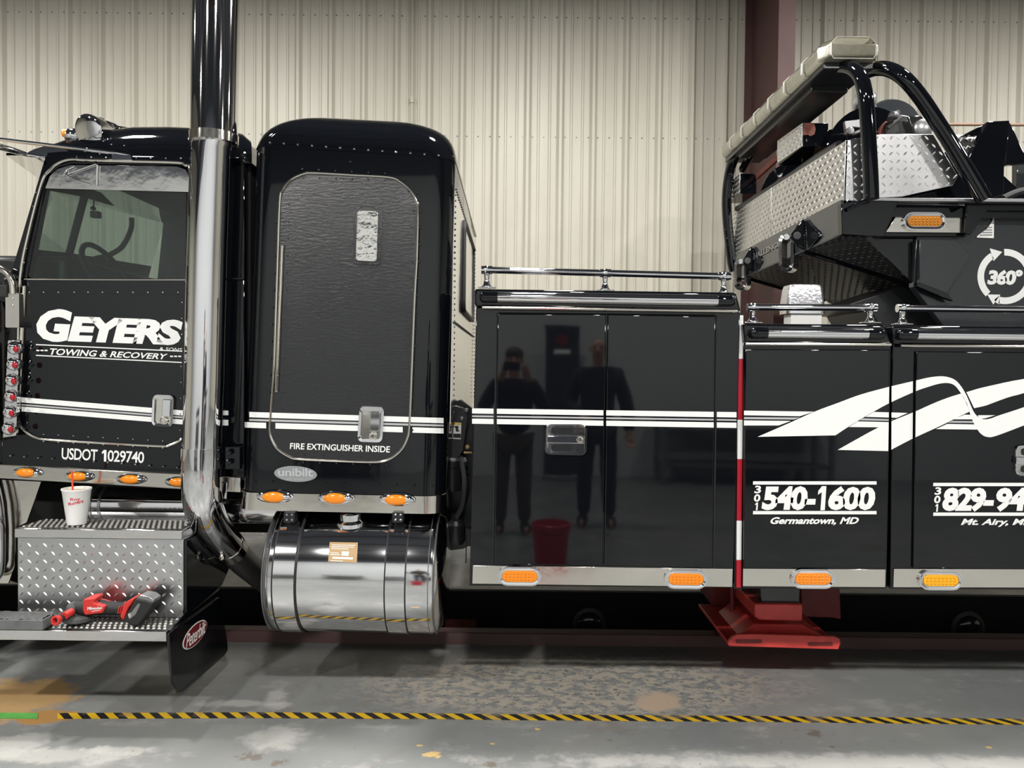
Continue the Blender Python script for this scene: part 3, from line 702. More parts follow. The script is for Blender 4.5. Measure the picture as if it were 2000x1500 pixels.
# black end plate beside the steps and the hanging flap behind them
mb = MB(); a = V((XR+.004, DF+.01, ub)); mb.prism([V((XR+.002, DF+.02, ub-.01)), V((XR+.002, 4.05, ub-.02)), V((XR+.002, 4.05, lt+.12)), V((XR+.002, 3.9, lt+.03)), V((XR+.002, DL+.01, lt+.0)), V((XR+.002, DF+.02, lt+.03))], (.012, 0, 0)); ep = mb.build('step_end_plate', 'black', truck, bevel=.003)
mb = MB(); mb.lathe(V((XR+.01, 3.78, .74)), (1, 0, 0), [(0, .05), (.03, .05), (.04, .03), (.09, .03)], 16); mb.tube([V((XR+.05, 3.7, .75)), V((XR+.06, 3.9, .70))], .025, 8); mb.build('step_hinge', 'black_satin', ep)
fx = XR+.016
g = lambda px, py: PX(px, py, fx)
fp = [g(325, 1239), g(340, 1226), g(424, 1166), g(431, 1200), g(440, 1252), g(441, 1270), g(434, 1281), g(352, 1353), g(343, 1354), g(332, 1333), g(328, 1290)]
flp = MB().prism(fp, (.012, 0, 0)).build('mud_flap', 'black', truck, bevel=.004)
oc = g(376, 1239); ev, eu = V((0, 0, 1)), V((0, 1, 0)); fo = fx+.0135
def oval(ru, rv, off=0.0): return [V((fo+off, oc.y, oc.z))+eu*ru*math.cos(2*PI*k/32)+ev*rv*math.sin(2*PI*k/32) for k in range(32)]
MB().loft([[p-V((.004, 0, 0)) for p in oval(.135, .050)], oval(.135, .050)]).build('badge_rim', 'paper_white', flp)
MB().loft([[p for p in oval(.128, .0455)], oval(.128, .0455, .002)]).build('badge', 'badge_red', flp)
mb = MB(); cc = V((fo+.0035, oc.y, oc.z)); text(mb, 'Peterbilt', [cc+eu*-.112+ev*.034, cc+eu*.112+ev*.034, cc+eu*.112-ev*.030, cc+eu*-.112-ev*.030], None, .01, .35, .9); mb.build('badge_lettering', 'paper_white', flp)
mb = MB(); mb.tube([V((xl+.14, 3.86, P(200, 985, 3.86).z)), V((-1.1, 3.86, P(200, 985, 3.86).z))], .088, 32); at = mb.build('air_tank', 'tank_alu', truck, smooth=50)
z9 = P(200, 985, 3.86).z; mb = MB()
for x in (xl+.155, xl+.20): mb.lathe((x, 3.86, z9), (1, 0, 0), [(0, .093), (.012, .093)], 32)
mb.lathe((xl+.10, 3.86, z9), (1, 0, 0), [(0, .06), (.02, .09), (.05, .092)], 32); mb.build('tank_strap', 'grey_metal', at)
# front fender edge and splash panel
mb = MB(); mb.prism(pp([(-60, 934), (80, 941), (52, 1020), (28, 1032), (29, 1105), (16, 1139), (-60, 1139)], 3.72), (0, .01, 0)); fs = mb.build('splash_panel', 'stainless', truck)
mb = MB(); tube_px(mb, [(-14, 935), (-3, 985), (1, 1040), (0, 1100), (-6, 1125), (-25, 1130)], 3.66, .022, 12, 4); mb.build('fender_lip', 'chrome', fs)
panel('fender', [(-120, 930), (-12, 935), (-1, 985), (3, 1040), (2, 1100), (-6, 1128), (-120, 1150)], 3.69, .02, 'black', truck)
# ------------------------------------------------------------------ sleeper
SD = 3.56; SW = 2.25                    # side plane and width
BL, BR, TL, TR = P(470, 992, SD+.05), P(868, 1000, SD+.05), P(497, 288, SD+.05), P(889, 313, SD+.05)
def foot(a, b, ix=0.0, iy=0.0, r=.10, n=6):     # rounded footprint between two points of the near side
    x0, x1, z0, z1 = a.x+ix, b.x-ix, a.z, b.z; y0, y1 = SD+iy, SD+SW-iy; r = max(.02, r); out = []
    for cx, cy, t in ((x1-r, y0+r, -PI/2), (x1-r, y1-r, 0), (x0+r, y1-r, PI/2), (x0+r, y0+r, PI)):
        for i in range(n+1):
            t_ = t+PI/2*i/n; x, y = cx+r*math.cos(t_), cy+r*math.sin(t_); out.append(V((x, y, z0+(z1-z0)*(x-a.x)/(b.x-a.x))))
    return out
slp = MB(); rings = [foot(BL.lerp(TL, t), BR.lerp(TR, t)) for t in (0, .1, .25, .5, .75, .9, 1)]
slp.loft(rings); sbv = slp.bvh()
sl = slp.build('sleeper', 'black', truck, smooth=40)
rfm = MB(); rr = []
Hh = .225
for k in range(11):
    t = PI/2*k/10; iy, ix, h = .34*(1-math.cos(t)), .20*(1-math.cos(t)), Hh*math.sin(t)
    a, b = TL+V((0, 0, h-.004)), TR+V((0, 0, h-.004+.012*math.sin(t))); rr.append(foot(a, b, ix-.003 if k == 0 else ix, iy-.003 if k == 0 else iy, .10+.10*math.sin(t)))
rfm.loft(rr); rfv = rfm.bvh(); rfm.build('sleeper_roof', 'black', sl, smooth=60)
rivets('roof_rivets', line_px(500, 276, 884, 305, 15), rfv, sl, .007, 'chrome')
# flat outer skin and door with its bead
skin = [(538, 300), (826, 316), (822, 560), (812, 958), (506, 950), (520, 560)]
bead = [(527, 837), (531, 780), (535, 725), (541, 550), (546, 397), (552, 372), (567, 352), (590, 340.5), (612, 337.5), (685, 341.5), (760, 346), (783, 355.5), (802, 372), (813, 392), (816, 410), (814, 505), (810, 575), (805, 700), (800, 825), (795, 857), (782, 880), (760, 896.5), (735, 902), (660, 900), (585, 896.5), (565, 891.5), (542, 876), (530, 855)]
bd = cr2(bead+bead[:1], 5)[:-1]
sdoor = panel('sleeper_door', bd, SD-.006, .006, 'black_peel', truck, bevel=0)
closed_tube(MB(), [P(x, y, SD-.008) for x, y in bd], .0062).build('door_trim', 'stainless', sdoor)
tube_px(MB(), [(820, 440), (806, 800)], SD, .0022, 6).build('panel_seam', 'black', sl)
hm = MB(); hm.tube([P(551, 481, SD-.012), P(540, 765, SD-.012)], .0085, 10)
for k in range(10): x, y = 551-11*k/9, 481+284*k/9; hm.lathe(P(x, y, SD-.012), (0, 0, 1), [(-.001, .0093), (.002, .0093)], 10)
hm.build('door_hinge', 'stainless', sdoor)
vq = [(697, 410), (739, 411), (736, 511), (694, 509)]
vf = [(691, 402), (746, 404), (743, 519), (688, 516)]
vb = panel('vent_frame', rquad(vf, 8), SD-.010, .006, 'black_peel', sdoor, bevel=.002)
panel('vent_cover', rquad(vq, 7), SD-.016, .008, 'chrome_crinkle', sdoor, bevel=.003, label='polished steel vent cover')
rv = [(693, 406), (706, 405), (732, 406), (742, 409), (691, 447), (690, 476), (690, 505), (742, 446), (741, 477), (740, 507), (703, 515), (728, 516)]
rivets('vent_rivets', rv, SD-.010, sdoor, .004)
rv = line_px(545, 398, 532, 766, 11)
rv = [(x-6, y) for x, y in line_px(547, 400, 530, 800, 13)]+[(x+18, y) for x, y in line_px(547, 400, 534, 800, 13)]
rv += [(x-8, y) for x, y in line_px(815, 412, 799, 840, 14)]+[(x+7, y) for x, y in line_px(815, 412, 799, 840, 14)]
rv += line_px(590, 330, 752, 339, 6)+line_px(592, 347, 752, 352, 6)+line_px(595, 888, 740, 893, 5)+line_px(592, 903, 755, 908, 6)+[(684, 316), (790, 350), (816, 376), (798, 374)]
rivets('skin_rivets', rv, SD-.006, sdoor, .0058, 'grey_paint')
rivets('lower_rivets', line_px(500, 939, 845, 949, 11), sbv, sl, .006)
paddle_handle([(701, 792), (752, 794), (748, 866), (696, 864)], SD-.006, sdoor)
lo_ = ((477, 824, 865, 836), (477, 835, 865, 846.5))
for (t_, b_), x0, x1, n in ((((477, 804, 865, 816), (477, 814.5, 865, 826.5)), 477, 864, 30), (lo_, 477, 521, 10), (lo_, 539, 787, 6), (lo_, 806, 864, 12)):
    mb = MB(); strip_on(mb, sbv, t_, b_, x0, x1, n, .008); mb.build('stripe', 'white_vinyl', sl, smooth=0)
mb = MB(); strip_on(mb, sbv, (477, 817.5, 865, 829), (477, 821.5, 865, 833), 477, 864, 30, .008); mb.build('pinstripe', 'grey_vinyl', sl, smooth=0)
mb = MB(); text(mb, 'FIRE EXTINGUISHER INSIDE', [(567, 865), (762, 871.5), (761, 884), (566, 877)], lambda x, y: P(x, y, SD-.0085), .018, 0, 1.0); mb.build('notice_lettering', 'white_vinyl', sdoor)
ov = [(577+42*math.cos(2*PI*k/32), 926+15.5*math.sin(2*PI*k/32)+2*math.cos(2*PI*k/32)) for k in range(32)]
bdg = panel('badge', ov, SD-.006, .006, 'unibilt_grey', sl, bevel=.002)
mb = MB(); text(mb, 'unibilt', [(543, 914), (611, 915), (611, 931), (543, 930)], lambda x, y: P(x, y, SD-.0075), .02, 0, .95); text(mb, 'ultracab', [(560, 933), (592, 934), (592, 938.5), (560, 937.5)], lambda x, y: P(x, y, SD-.0075), .01, 0, 1.1); mb.build('badge_lettering', 'grey_vinyl', bdg)
# stainless lower band wrapped round the corners, with three lamps
band = MB(); t0, t1 = (956-992)/(288-992), 0
ra = foot(BL, BR, -.006, -.006); rb = foot(BL+V((.001, 0, .082)), BR+V((0, 0, .082)), -.006, -.006)
band.loft([ra, rb, [p+V((0, 0, .004)) for p in foot(BL+V((.001, 0, .082)), BR+V((0, 0, .082)))], foot(BL, BR)], cap=False)
bdo = band.build('lower_band', 'stainless', truck, smooth=40)
for x, y in ((537, 970), (657, 972.5), (776, 975.5)): oval_small(x, y, 74, 27, SD-.008, bdo)
# rear wall: riveted polished sheet with a window and a service door outline
xr = max(p.x for p in rings[3])+.004
zt, zb = P(888, 335, SD).z, P(870, 830, SD).z
rw = MB().prism([V((xr+.008, SD+.09, zt)), V((xr+.008, SD+SW-.09, zt)), V((xr-.004, SD+SW-.09, zb)), V((xr-.004, SD+.09, zb))], (.004, 0, 0)).build('rear_sheet', 'chrome_wavy', sl, smooth=0)
mb = MB(); y0, y1, za, zb2 = SD+.75, SD+1.75, P(910, 440, SD+.9).z, P(910, 610, SD+.9).z
ol = [V((xr+.014, y, z)) for y, z in rrect(y0, zb2, y1, za, .06)]; closed_tube(mb, ol, .014, 6); mb.build('rear_window_frame', 'black_rubber', sl)
MB().prism([V((xr+.013, y, z)) for y, z in rrect(y0, zb2, y1, za, .06)], (.003, 0, 0)).build('rear_window', 'chrome_wavy', sl, smooth=0)
mb = MB()
for k in range(40):
    for y in (SD+.14, SD+SW-.16): mb.dome((xr+.010, y, zb+.05+(zt-zb-.1)*k/39), (1, 0, 0), .006, n=5)
for k in range(34): mb.dome((xr+.013, SD+.14+(SW-.3)*k/33, zt-.05), (1, 0, 0), .006, n=5); mb.dome((xr+.010, SD+.14+(SW-.3)*k/33, P(905, 640, SD+.7).z), (1, 0, 0), .006, n=5)
mb.build('sheet_rivets', 'black_satin', sl, kind='stuff')
# ------------------------------------------------------------------ fuel tank
TC = 3.742; tr_ = .297
ta, tb = P(497, 1104, 3.46), P(866, 1117, 3.46)
za_, zb_ = P(497, 1106, TC).z, P(866, 1114, TC).z
A, B = V((ta.x, TC, za_)), V((tb.x, TC, zb_)); ax = (B-A).normalized(); Lk = (B-A).length
mb = MB(); mb.lathe(A, ax, [(0, .14), (.006, .21), (.020, .262), (.040, .286), (.062, tr_), (Lk-.062, tr_), (Lk-.040, .286), (Lk-.020, .262), (Lk-.006, .21), (Lk, .12)], 96)
tank = mb.build('fuel_tank', 'tank_alu', truck, smooth=40)
sp = lambda px: (P(px, 1110, 3.46).x-A.x)
for x in (512, 523, 848, 836):
    MB().lathe(A+ax*sp(x), ax, [(-.002, tr_+.0005), (0, tr_+.0022), (.002, tr_+.0005)], 96).build('weld_bead', 'grey_metal', tank)
for i, (x0, x1) in enumerate(((533, 577), (752, 792))):
    s = MB().lathe(A+ax*sp(x0), ax, [(0, tr_+.001), (0, tr_+.006), (sp(x1)-sp(x0), tr_+.006), (sp(x1)-sp(x0), tr_+.001)], 96).build('tank_strap', 'tank_alu', tank, smooth=40)
    for q in (sp(x0), sp(x1)): MB().lathe(A+ax*q, ax, [(-.003, tr_+.004), (-.003, tr_+.0075), (.003, tr_+.0075), (.003, tr_+.004)], 96).build('strap_edge', 'black_rubber', s)
    cx_ = (565, 777)[i]; b = MB().prism(pp(rrect(cx_-11, 1001, cx_+10, 1021, 2), 3.53), (0, .06, 0)).build('strap_bracket', 'black_satin', s)
    mb = MB()
    for dx in (-5, 5):
        for dy in (1005, 1015): mb.dome(P(cx_+dx, dy, 3.53), (0, -1, 0), .006)
    mb.build('bracket_bolts', 'chrome', s, kind='stuff')
tbv = mb_t = BVHTree.FromPolygons([tank.matrix_world @ v.co for v in tank.data.vertices], [tuple(p.vertices) for p in tank.data.polygons])
mb = MB(); strip_on(mb, tbv, (644, 1059, 699, 1060), (641, 1097, 697, 1099), 643, 698, 8, .001)
def patch(mb, q, nu=6, nv=6, off=.0015):
    g_ = [[hit(tbv, *bil(q, i/nu, j/nv), off)[0] for i in range(nu+1)] for j in range(nv+1)]; mb.loft(g_, cap=False, closed=False)
mb = MB(); patch(mb, [(644, 1059), (699, 1060), (697, 1099), (641, 1097)]); tl = mb.build('tank_label', 'tan_label', tank)
mb = MB()
for y, a, b in ((1064, .1, .95), (1067.5, .08, .9), (1071, .08, .7), (1079, .05, .35), (1082.5, .05, .4), (1094.5, .06, .5)): patch(mb, [(643+a*54, y), (643+b*54, y+.8), (643+b*54, y+2.2), (643+a*54, y+1.4)], 3, 1, .0025)
patch(mb, [(668, 1077), (682, 1077.5), (681, 1086), (667, 1085.5)], 2, 2, .0025); patch(mb, [(650, 1087.5), (690, 1089), (689, 1093), (649, 1091.5)], 3, 1, .0025)
mb.build('label_print', 'paper_white', tl)
mb = MB(); fc = P(687, 1000, 3.62); mb.lathe(fc-V((0, 0, .05)), (0, -.25, 1), [(0, .075), (.02, .075), (.03, .06), (.06, .058), (.07, .045)], 28); mb.build('filler_cap', 'chrome', tank)
# ------------------------------------------------------------------ side boxes of the wrecker body
BD = 3.49
def rail(x0, y0, x1, y1, posts, d, base_y):
    mb = MB(); mb.tube([P(x0, y0, d), P(x1, y1, d)], .0160, 14); r = mb.build('grab_rail', 'chrome', truck)
    for x in posts:
        y = y0+(y1-y0)*(x-x0)/(x1-x0); c = P(x, y, d); by = P(x, base_y(x), d).z; dz = c.z-by
        s = MB().lathe(V((c.x, c.y, by)), (0, 0, 1), [(0, .024), (.004, .024), (.010, .018), (dz*.45, .0105), (dz*.75, .014), (dz*.9, .017)], 16); s.ell(c, .024, .022, .022, 14, 8); s.tube([c-V((.026, 0, 0)), c+V((.026, 0, 0))], .0195, 14)
        p = s.build('rail_post', 'chrome', r); MB().box((c.x-.042, c.y-.022, by-.006), (c.x+.042, c.y+.022, by)).build('foot_plate', 'chrome', r, bevel=.002)
    return r
def tube_lamp(x0, y0, x1, y1, d, e, parent):
    mb = MB(); mb.tube([P(x0+e, y0, d), P(x1-e, y1, d)], .0240, 20); o = mb.build('tube_lamp', 'chrome', parent)
    for a, b in (((x0, y0), (x0+e+3, y0)), ((x1, y1), (x1-e-3, y1))):
        p, q = P(*a, d), P(*b, d); t = (q-p).normalized(); MB().tube([p, p+t*.006, p+t*.018, q], [.012, .021, .026, .026], 18).build('end_cap', 'black', o)
def square_handle(q, d, parent):
    o = rquad(q, 12); mb = MB()
    mb.loft([pp(o, d), pp(rquad([bil(q, a, b) for a, b in ((.03, .03), (.97, .03), (.97, .97), (.03, .97))], 11), d-.010)], cap=True); hb = mb.build('door_handle', 'chrome_wavy', parent, smooth=50)
    closed_tube(MB(), [P(x, y, d-.009) for x, y in rquad([bil(q, a, b) for a, b in ((.04, .04), (.96, .04), (.96, .96), (.04, .96))], 10)], .003, 6).build('handle_rim', 'chrome', hb)
    for a, b in ((.12, .34), (.66, .88)): panel('handle_well', [bil(q, *uv) for uv in rrect(.16, a, .66, b, .07)], d-.0115, .004, 'black_satin', hb, bevel=0)
    panel('lever', [bil(q, *uv) for uv in rrect(.05, .39, .95, .63, .04)], d-.02, .012, 'chrome', hb, bevel=.003)
    MB().lathe(P(*bil(q, .84, .51), d-.018), (0, -1, 0), [(0, .016), (.006, .016), (.007, .008)], 16).build('lock', 'stainless', hb)
Z = V((0, 0, 1))
# --- long box
b1 = MB(); out = [(930, 600), (1446, 609), (1432, 1148), (917, 1144)]
b1.prism(pp(out, BD), (0, .62, 0)); bx = b1.build('long_box', 'black', truck, bevel=.004)
cp = MB().prism(pp([(927, 564), (1438, 571), (1448, 608), (927, 598)], BD-.03), (0, .66, 0)).build('box_cap', 'black', bx, bevel=.010, seg=3)
tube_lamp(937, 580, 1436, 587, BD-.042, 32, bx)
tube_px(MB(), [(942, 600.5), (1440, 607.5)], BD-.032, .0075, 10).build('drip_rail', 'stainless', bx)
dq1 = [(972, 613), (1184, 614), (1177, 1105), (965, 1103)]; dq2 = [(1187, 614), (1398, 618), (1391, 1110), (1180, 1105)]
dl = panel('box_door', dq1, BD-.014, .014, 'black', bx, bevel=.004); dr = panel('box_door', dq2, BD-.014, .014, 'black', bx, bevel=.004)
mb = MB(); tube_px(mb, [(973, 611.5), (1398, 616)], BD-.004, .004, 6); tube_px(mb, [(970, 612), (963, 1103)], BD-.002, .004, 6); tube_px(mb, [(1400, 617), (1394, 1110)], BD-.002, .004, 6); mb.build('door_seal', 'black_rubber', bx)
stp = [((918, 797.5, 1445, 805), (918, 807.5, 1445, 815.5)), ((918, 817.5, 1445, 825.5), (918, 827.5, 1445, 836))]; pin = ((918, 811.2, 1445, 818.8), (918, 814.4, 1445, 822.2))
ly = lambda l, x: l[1]+(l[3]-l[1])*(x-l[0])/(l[2]-l[0])
def bands(x0, x1, d, parent):
    for nm, ls_, m in (('stripe', stp, 'white_vinyl'), ('pinstripe', [pin], 'grey_vinyl')):
        for t, b in ls_: decal(MB(), [(x0, ly(t, x0)), (x1, ly(t, x1)), (x1, ly(b, x1)), (x0, ly(b, x0))], d).build(nm, m, parent, smooth=0)
bands(922, 964, BD, bx); bands(970.5, 1178.5, BD-.014, dl); bands(1184, 1394, BD-.014, dr); bands(1400, 1438.5, BD, bx)
square_handle([(1064, 827), (1147, 827.5), (1145, 890), (1063, 888)], BD-.014, dl)
kick = MB().prism(pp([(923.5, 1104.5), (1431, 1111), (1430, 1146.5), (922.5, 1140)], BD-.006), (0, .006, 0)).build('kick_strip', 'stainless', bx, bevel=.001)
oval_light(1015, 1126, 85, 37, BD-.008, .012, parent=truck); oval_light(1340, 1131.5, 84, 38, BD-.008, .012, parent=truck)
rail(944, 527, 1427, 540, (951, 1182, 1413), 3.62, lambda x: 561+(x-951)*.024)
# --- reflective strip in the gap
rs = MB().prism(pp([(1440, 612), (1453, 612), (1449, 1150), (1434, 1150)], BD+.02), (0, .5, 0)).build('gap_post', 'black', truck)
for i, (a, b) in enumerate(((616, 701), (701, 820), (820, 897), (897, 1017), (1017, 1094), (1094, 1148))):
    sx = lambda y: 1452-(y-612)*.0075
    panel('reflective_strip', [(sx(a)-10, a), (sx(a), a), (sx(b), b), (sx(b)-10, b)], BD+.012, .008, 'white_vinyl' if i % 2 == 0 else 'red_tape', rs, bevel=.002)
# --- front right box
b2 = MB(); o2 = [(1452, 668), (1741, 668), (1732, 1150), (1451, 1150)]
b2.prism(pp(o2, BD), (0, .62, 0)); bx2 = b2.build('short_box', 'black', truck, bevel=.004)
MB().prism(pp([(1452, 632), (1728, 634), (1743, 672), (1455, 670)], BD-.03), (0, .66, 0)).build('box_cap', 'black', bx2, bevel=.010, seg=3)
tube_lamp(1464, 650, 1728, 652, BD-.042, 31, bx2)
tube_px(MB(), [(1457, 671.5), (1740, 673)], BD-.032, .0075, 10).build('drip_rail', 'stainless', bx2)
q2 = [(1456, 682), (1738, 683), (1731, 1110), (1453, 1110)]; d2 = panel('box_door', q2, BD-.014, .014, 'black', bx2, bevel=.004)
MB().prism(pp([(1451.5, 1110.5), (1730, 1112), (1729, 1147), (1451, 1145)], BD-.006), (0, .006, 0)).build('kick_strip', 'stainless', bx2, bevel=.001)
oval_light(1588.5, 1131, 86, 38, BD-.008, .006)
rail(1459, 600, 1712, 601, (1470, 1700), 3.60, lambda x: 629)
# --- rear right box, running out of the frame
b3 = MB(); o3 = [(1743, 668), (2480, 676), (2480, 1156), (1739, 1150)]
b3.prism(pp(o3, BD), (0, .62, 0)); bx3 = b3.build('rear_box', 'black', truck, bevel=.004)
MB().prism(pp([(1742, 636), (2480, 640), (2480, 680), (1745, 672)], BD-.03), (0, .66, 0)).build('box_cap', 'black', bx3, bevel=.010, seg=3)
tube_lamp(1752, 653, 2460, 660, BD-.042, 34, bx3)
tube_px(MB(), [(1759, 675), (2480, 679)], BD-.032, .0075, 10).build('drip_rail', 'stainless', bx3)
q3 = [(1790, 686), (2430, 692), (2430, 1114), (1784, 1110)]; d3 = panel('box_door', q3, BD-.014, .014, 'black', bx3, bevel=.004)
MB().prism(pp([(1746, 1111), (2480, 1113), (2480, 1149), (1745, 1147)], BD-.006), (0, .006, 0)).build('kick_strip', 'stainless', bx3, bevel=.001)
oval_light(1838, 1134, 85, 38, BD-.008, .006, 'amber_yellow')
rail(1752, 602, 2450, 611, (1763, 2100, 2440), 3.60, lambda x: 632)
square_handle([(1982, 868), (2062, 869), (2061, 932), (1981, 930)], BD-.014, d3)
# --- sweeping ribbons and bands on the right boxes, cut at every seam
S = lambda pts: [(1420+.29*x, 540+.29*y) for x, y in pts]
Au = S([(205, 1080), (400, 995), (590, 910), (750, 850), (900, 795), (1095, 742), (1265, 702), (1350, 682), (1430, 672), (1490, 678), (1540, 700), (1580, 745), (1612, 800), (1640, 865), (1662, 912), (1690, 945), (1730, 962), (1780, 955), (1830, 936), (2000, 880), (2300, 770), (2900, 560)])
Al = S([(730, 1070), (790, 1030), (850, 992), (910, 955), (980, 915), (1095, 852), (1265, 775), (1350, 745), (1430, 722), (1490, 718), (1530, 732), (1560, 765), (1592, 815), (1622, 880), (1650, 962), (1680, 1020), (1710, 1060), (1750, 1080), (1810, 1074), (2000, 1003), (2300, 890), (2900, 620)])
Bu = S([(745, 1168), (860, 1103), (980, 1037), (1095, 980), (1265, 910), (1400, 850), (1500, 812), (1585, 786)])
Bl = S([(1090, 1176), (1100, 1172), (1110, 1165), (1180, 1128), (1265, 1085), (1450, 1000), (1560, 945), (1638, 908)])
Cu = S([(1612, 779), (1700, 753), (1800, 730), (1900, 708), (2000, 690), (2300, 640), (2700, 590)]); Cl = S([(1664, 887), (1740, 870), (1800, 848), (1900, 812), (2000, 785), (2300, 690), (2700, 600)])
zones = [(d2, [(1454, 600), (1739, 600), (1731.5, 1110), (1452, 1110)], BD-.014), (bx3, [(1742, 600), (1784, 600), (1781, 1110), (1740, 1110)], BD), (d3, [(1791, 600), (2430, 600), (2430, 1110), (1785, 1110)], BD-.014)]
for par, zq, dd in zones:
    for U, L_ in ((Au, Al), (Bu, Bl), (Cu, Cl)):
        U2, L2 = cr2(U, 4), cr2(L_, 4); mb = MB()
        for i in range(len(U2)-1):
            pl = clipq([U2[i], U2[i+1], L2[i+1], L2[i]], zq)
            if len(pl) > 2: decal(mb, pl, dd, .0016)
        if mb.f: mb.build('ribbon_graphic', 'white_vinyl', par, smooth=0)
    mb = MB()
    wq = [[(1452, 802), (1590, 804), (1562, 813), (1452, 811)], [(1452, 821), (1545, 822), (1521, 831), (1452, 831)], [(1707, 804.5), (1773, 806.5), (1752, 816), (1690, 814)], [(1675, 823), (1736, 824.5), (1718, 834.5), (1658, 834)],
          [(1884, 810), (1899, 810), (1902, 819), (1861, 819)], [(1850, 828), (1905, 829), (1910, 839), (1828, 838)], [(1910, 811), (1944, 811), (1924, 817), (1912, 818)]]
    for q in wq:
        mb = decal(MB(), clipq(q, zq), dd)
        if mb.f: mb.build('stripe', 'white_vinyl', par, smooth=0)
    mb = MB()
    for q in [[(1452, 814.5), (1563, 815.5), (1551, 819.5), (1452, 818.5)], [(1685, 817), (1745, 819), (1735, 822), (1679, 821)], [(1860, 822), (1903, 822.5), (1904, 826), (1851, 825.5)]]: decal(mb, clipq(q, zq), dd)
    if mb.f: mb.build('pinstripe', 'grey_vinyl', par, smooth=0)
ft = lambda x, y: P(x, y, BD-.0165)
def phone(par, x0, x1, y, s, place, px0, px1, xd):
    mb = MB()
    for a in (y, y+58): decal(mb, [(x0, a), (x1, a), (x1, a+6.5), (x0-.5, a+6.5)], BD-.015)
    for k, c in enumerate('301'): i_ = 3.5 if c == '1' else 0; text(mb, c, [(x0+4-k*1.5+i_, y+8.5+k*16.5), (x0+16-k*1.5-i_, y+8.5+k*16.5), (x0+15-k*1.5-i_, y+23.5+k*16.5), (x0+2-k*1.5+i_, y+23.5+k*16.5)], ft, .03)
    for t_, a_, b_ in s: text(mb, t_, [(a_+2, y+9.5), (b_, y+9.5), (b_-3, y+56.5), (a_-2, y+56.5)], ft, .05, .05, .9)
    text(mb, place, [(px0+2, y+70), (px1, y+70), (px1-2, y+86), (px0, y+86)], ft, .035, .25, 1.0)
    mb.build('telephone_lettering', 'white_vinyl', par, smooth=0)
phone(d2, 1471, 1712, 940, [('540-', 1489, 1595), ('1', 1597, 1614), ('600', 1618, 1711)], 'Germantown, MD', 1504, 1678, 1711)
phone(d3, 1823, 2066, 943, [('829-', 1841, 1943), ('94', 1945, 2006)], 'Mt. Airy, MD', 1876, 2020, 2003)
# ------------------------------------------------------------------ chassis, machinery between sleeper and box
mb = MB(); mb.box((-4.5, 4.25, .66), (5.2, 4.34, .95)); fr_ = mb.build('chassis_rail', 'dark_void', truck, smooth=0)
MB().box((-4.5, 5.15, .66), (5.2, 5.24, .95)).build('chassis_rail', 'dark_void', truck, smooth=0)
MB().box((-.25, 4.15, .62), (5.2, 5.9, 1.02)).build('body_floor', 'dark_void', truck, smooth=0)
mb = MB(); y = 3.95
mb.prism(pp([(862, 800), (884, 790), (905, 797), (914, 815), (905, 880), (895, 895), (862, 895)], y), (0, .05, 0)); gb = mb.build('lift_bracket', 'black_satin', truck, bevel=.004)
MB().prism(pp([(884, 787), (900, 780), (925, 800), (925, 880), (905, 880)], y+.12), (0, .05, 0)).build('lift_bracket', 'black_satin', truck, bevel=.004)
mb = MB()
for x, yy in ((902, 818), (911, 802)): mb.dome(P(x, yy, y), (0, -1, 0), .014)
mb.build('bracket_bolts', 'grey_metal', gb, kind='stuff')
for x0, x1 in ((866, 879), (884, 901)):
    o = panel('warning_sticker', [(x0, 825), (x1, 826), (x1-1, 858), (x0, 857)], y-.002, .002, 'paper_white', gb, bevel=0)
    panel('sticker_header', [(x0+.5, 825.5), (x1-.5, 826.5), (x1-.6, 830), (x0+.5, 829)], y-.003, .001, 'yellow_label', gb, bevel=0)
    mb = MB(); cx_ = (x0+x1)/2; mb.prism(pp([(cx_-3, 832), (cx_+3, 832), (cx_+2, 843), (cx_-2, 843)], y-.003), (0, .001, 0)); mb.prism(pp([(cx_-6, 833), (cx_-4, 832), (cx_+5, 842), (cx_+4, 844)], y-.0032), (0, .001, 0)); mb.prism(pp([(x0+1, 847), (x1-1, 847), (x1-1, 855.5), (x0+1, 855)], y-.003), (0, .001, 0)); mb.build('sticker_print', 'black_satin', gb)
mb = MB(); mb.lathe(P(882, 957, 4.0), (0, 0, 1), [(0, .055), (.02, .062), (.12, .062), (.125, .066), (.15, .066), (.16, .05)], 20); fil = mb.build('filter_canister', 'black_satin', truck)
MB().lathe(P(885, 899, 4.0), (0, 0, 1), [(0, .062), (.012, .066), (.02, .05), (.03, .03), (.05, .02), (.07, .02)], 16).build('canister_cap', 'grey_metal', fil)
mb = MB(); tube_px(mb, [(910, 897, 3.95), (903, 905, 3.95), (907, 940, 3.95), (903, 985, 4.0), (890, 1012, 4.05)], 4.0, .014, 8, 4); mb.build('lift_lever', 'grey_metal', truck)
mb = MB(); tube_px(mb, [(885, 1012, 4.0), (897, 1022, 3.95), (920, 1030, 3.9)], 4, .010, 8, 4); tube_px(mb, [(900, 910, 4.05), (912, 960, 4.05), (898, 1000, 4.1), (880, 1030, 4.1)], 4, .012, 8, 4); tube_px(mb, [(911, 1045, 3.9), (910, 1100, 3.9)], 4, .003, 6); mb.build('air_hose', 'black_rubber', truck)
panel('gap_plate', [(860, 870), (925, 880), (925, 1062), (905, 1072), (860, 1078)], 4.12, .05, 'black_satin', truck)
mb = MB(); mb.lathe(P(890, 1062, 3.9), (0, 0, 1), [(0, .04), (.02, .05), (.10, .05), (.12, .03)], 16); mb.build('brake_chamber', 'black_satin', truck)
mb = MB(); mb.dome(P(913, 873, 3.95), (0, -1, 0), .012); mb.tube([P(906, 884, 3.95), P(922, 884, 3.95)], .006, 6); mb.build('brass_fitting', 'tan_label', truck)
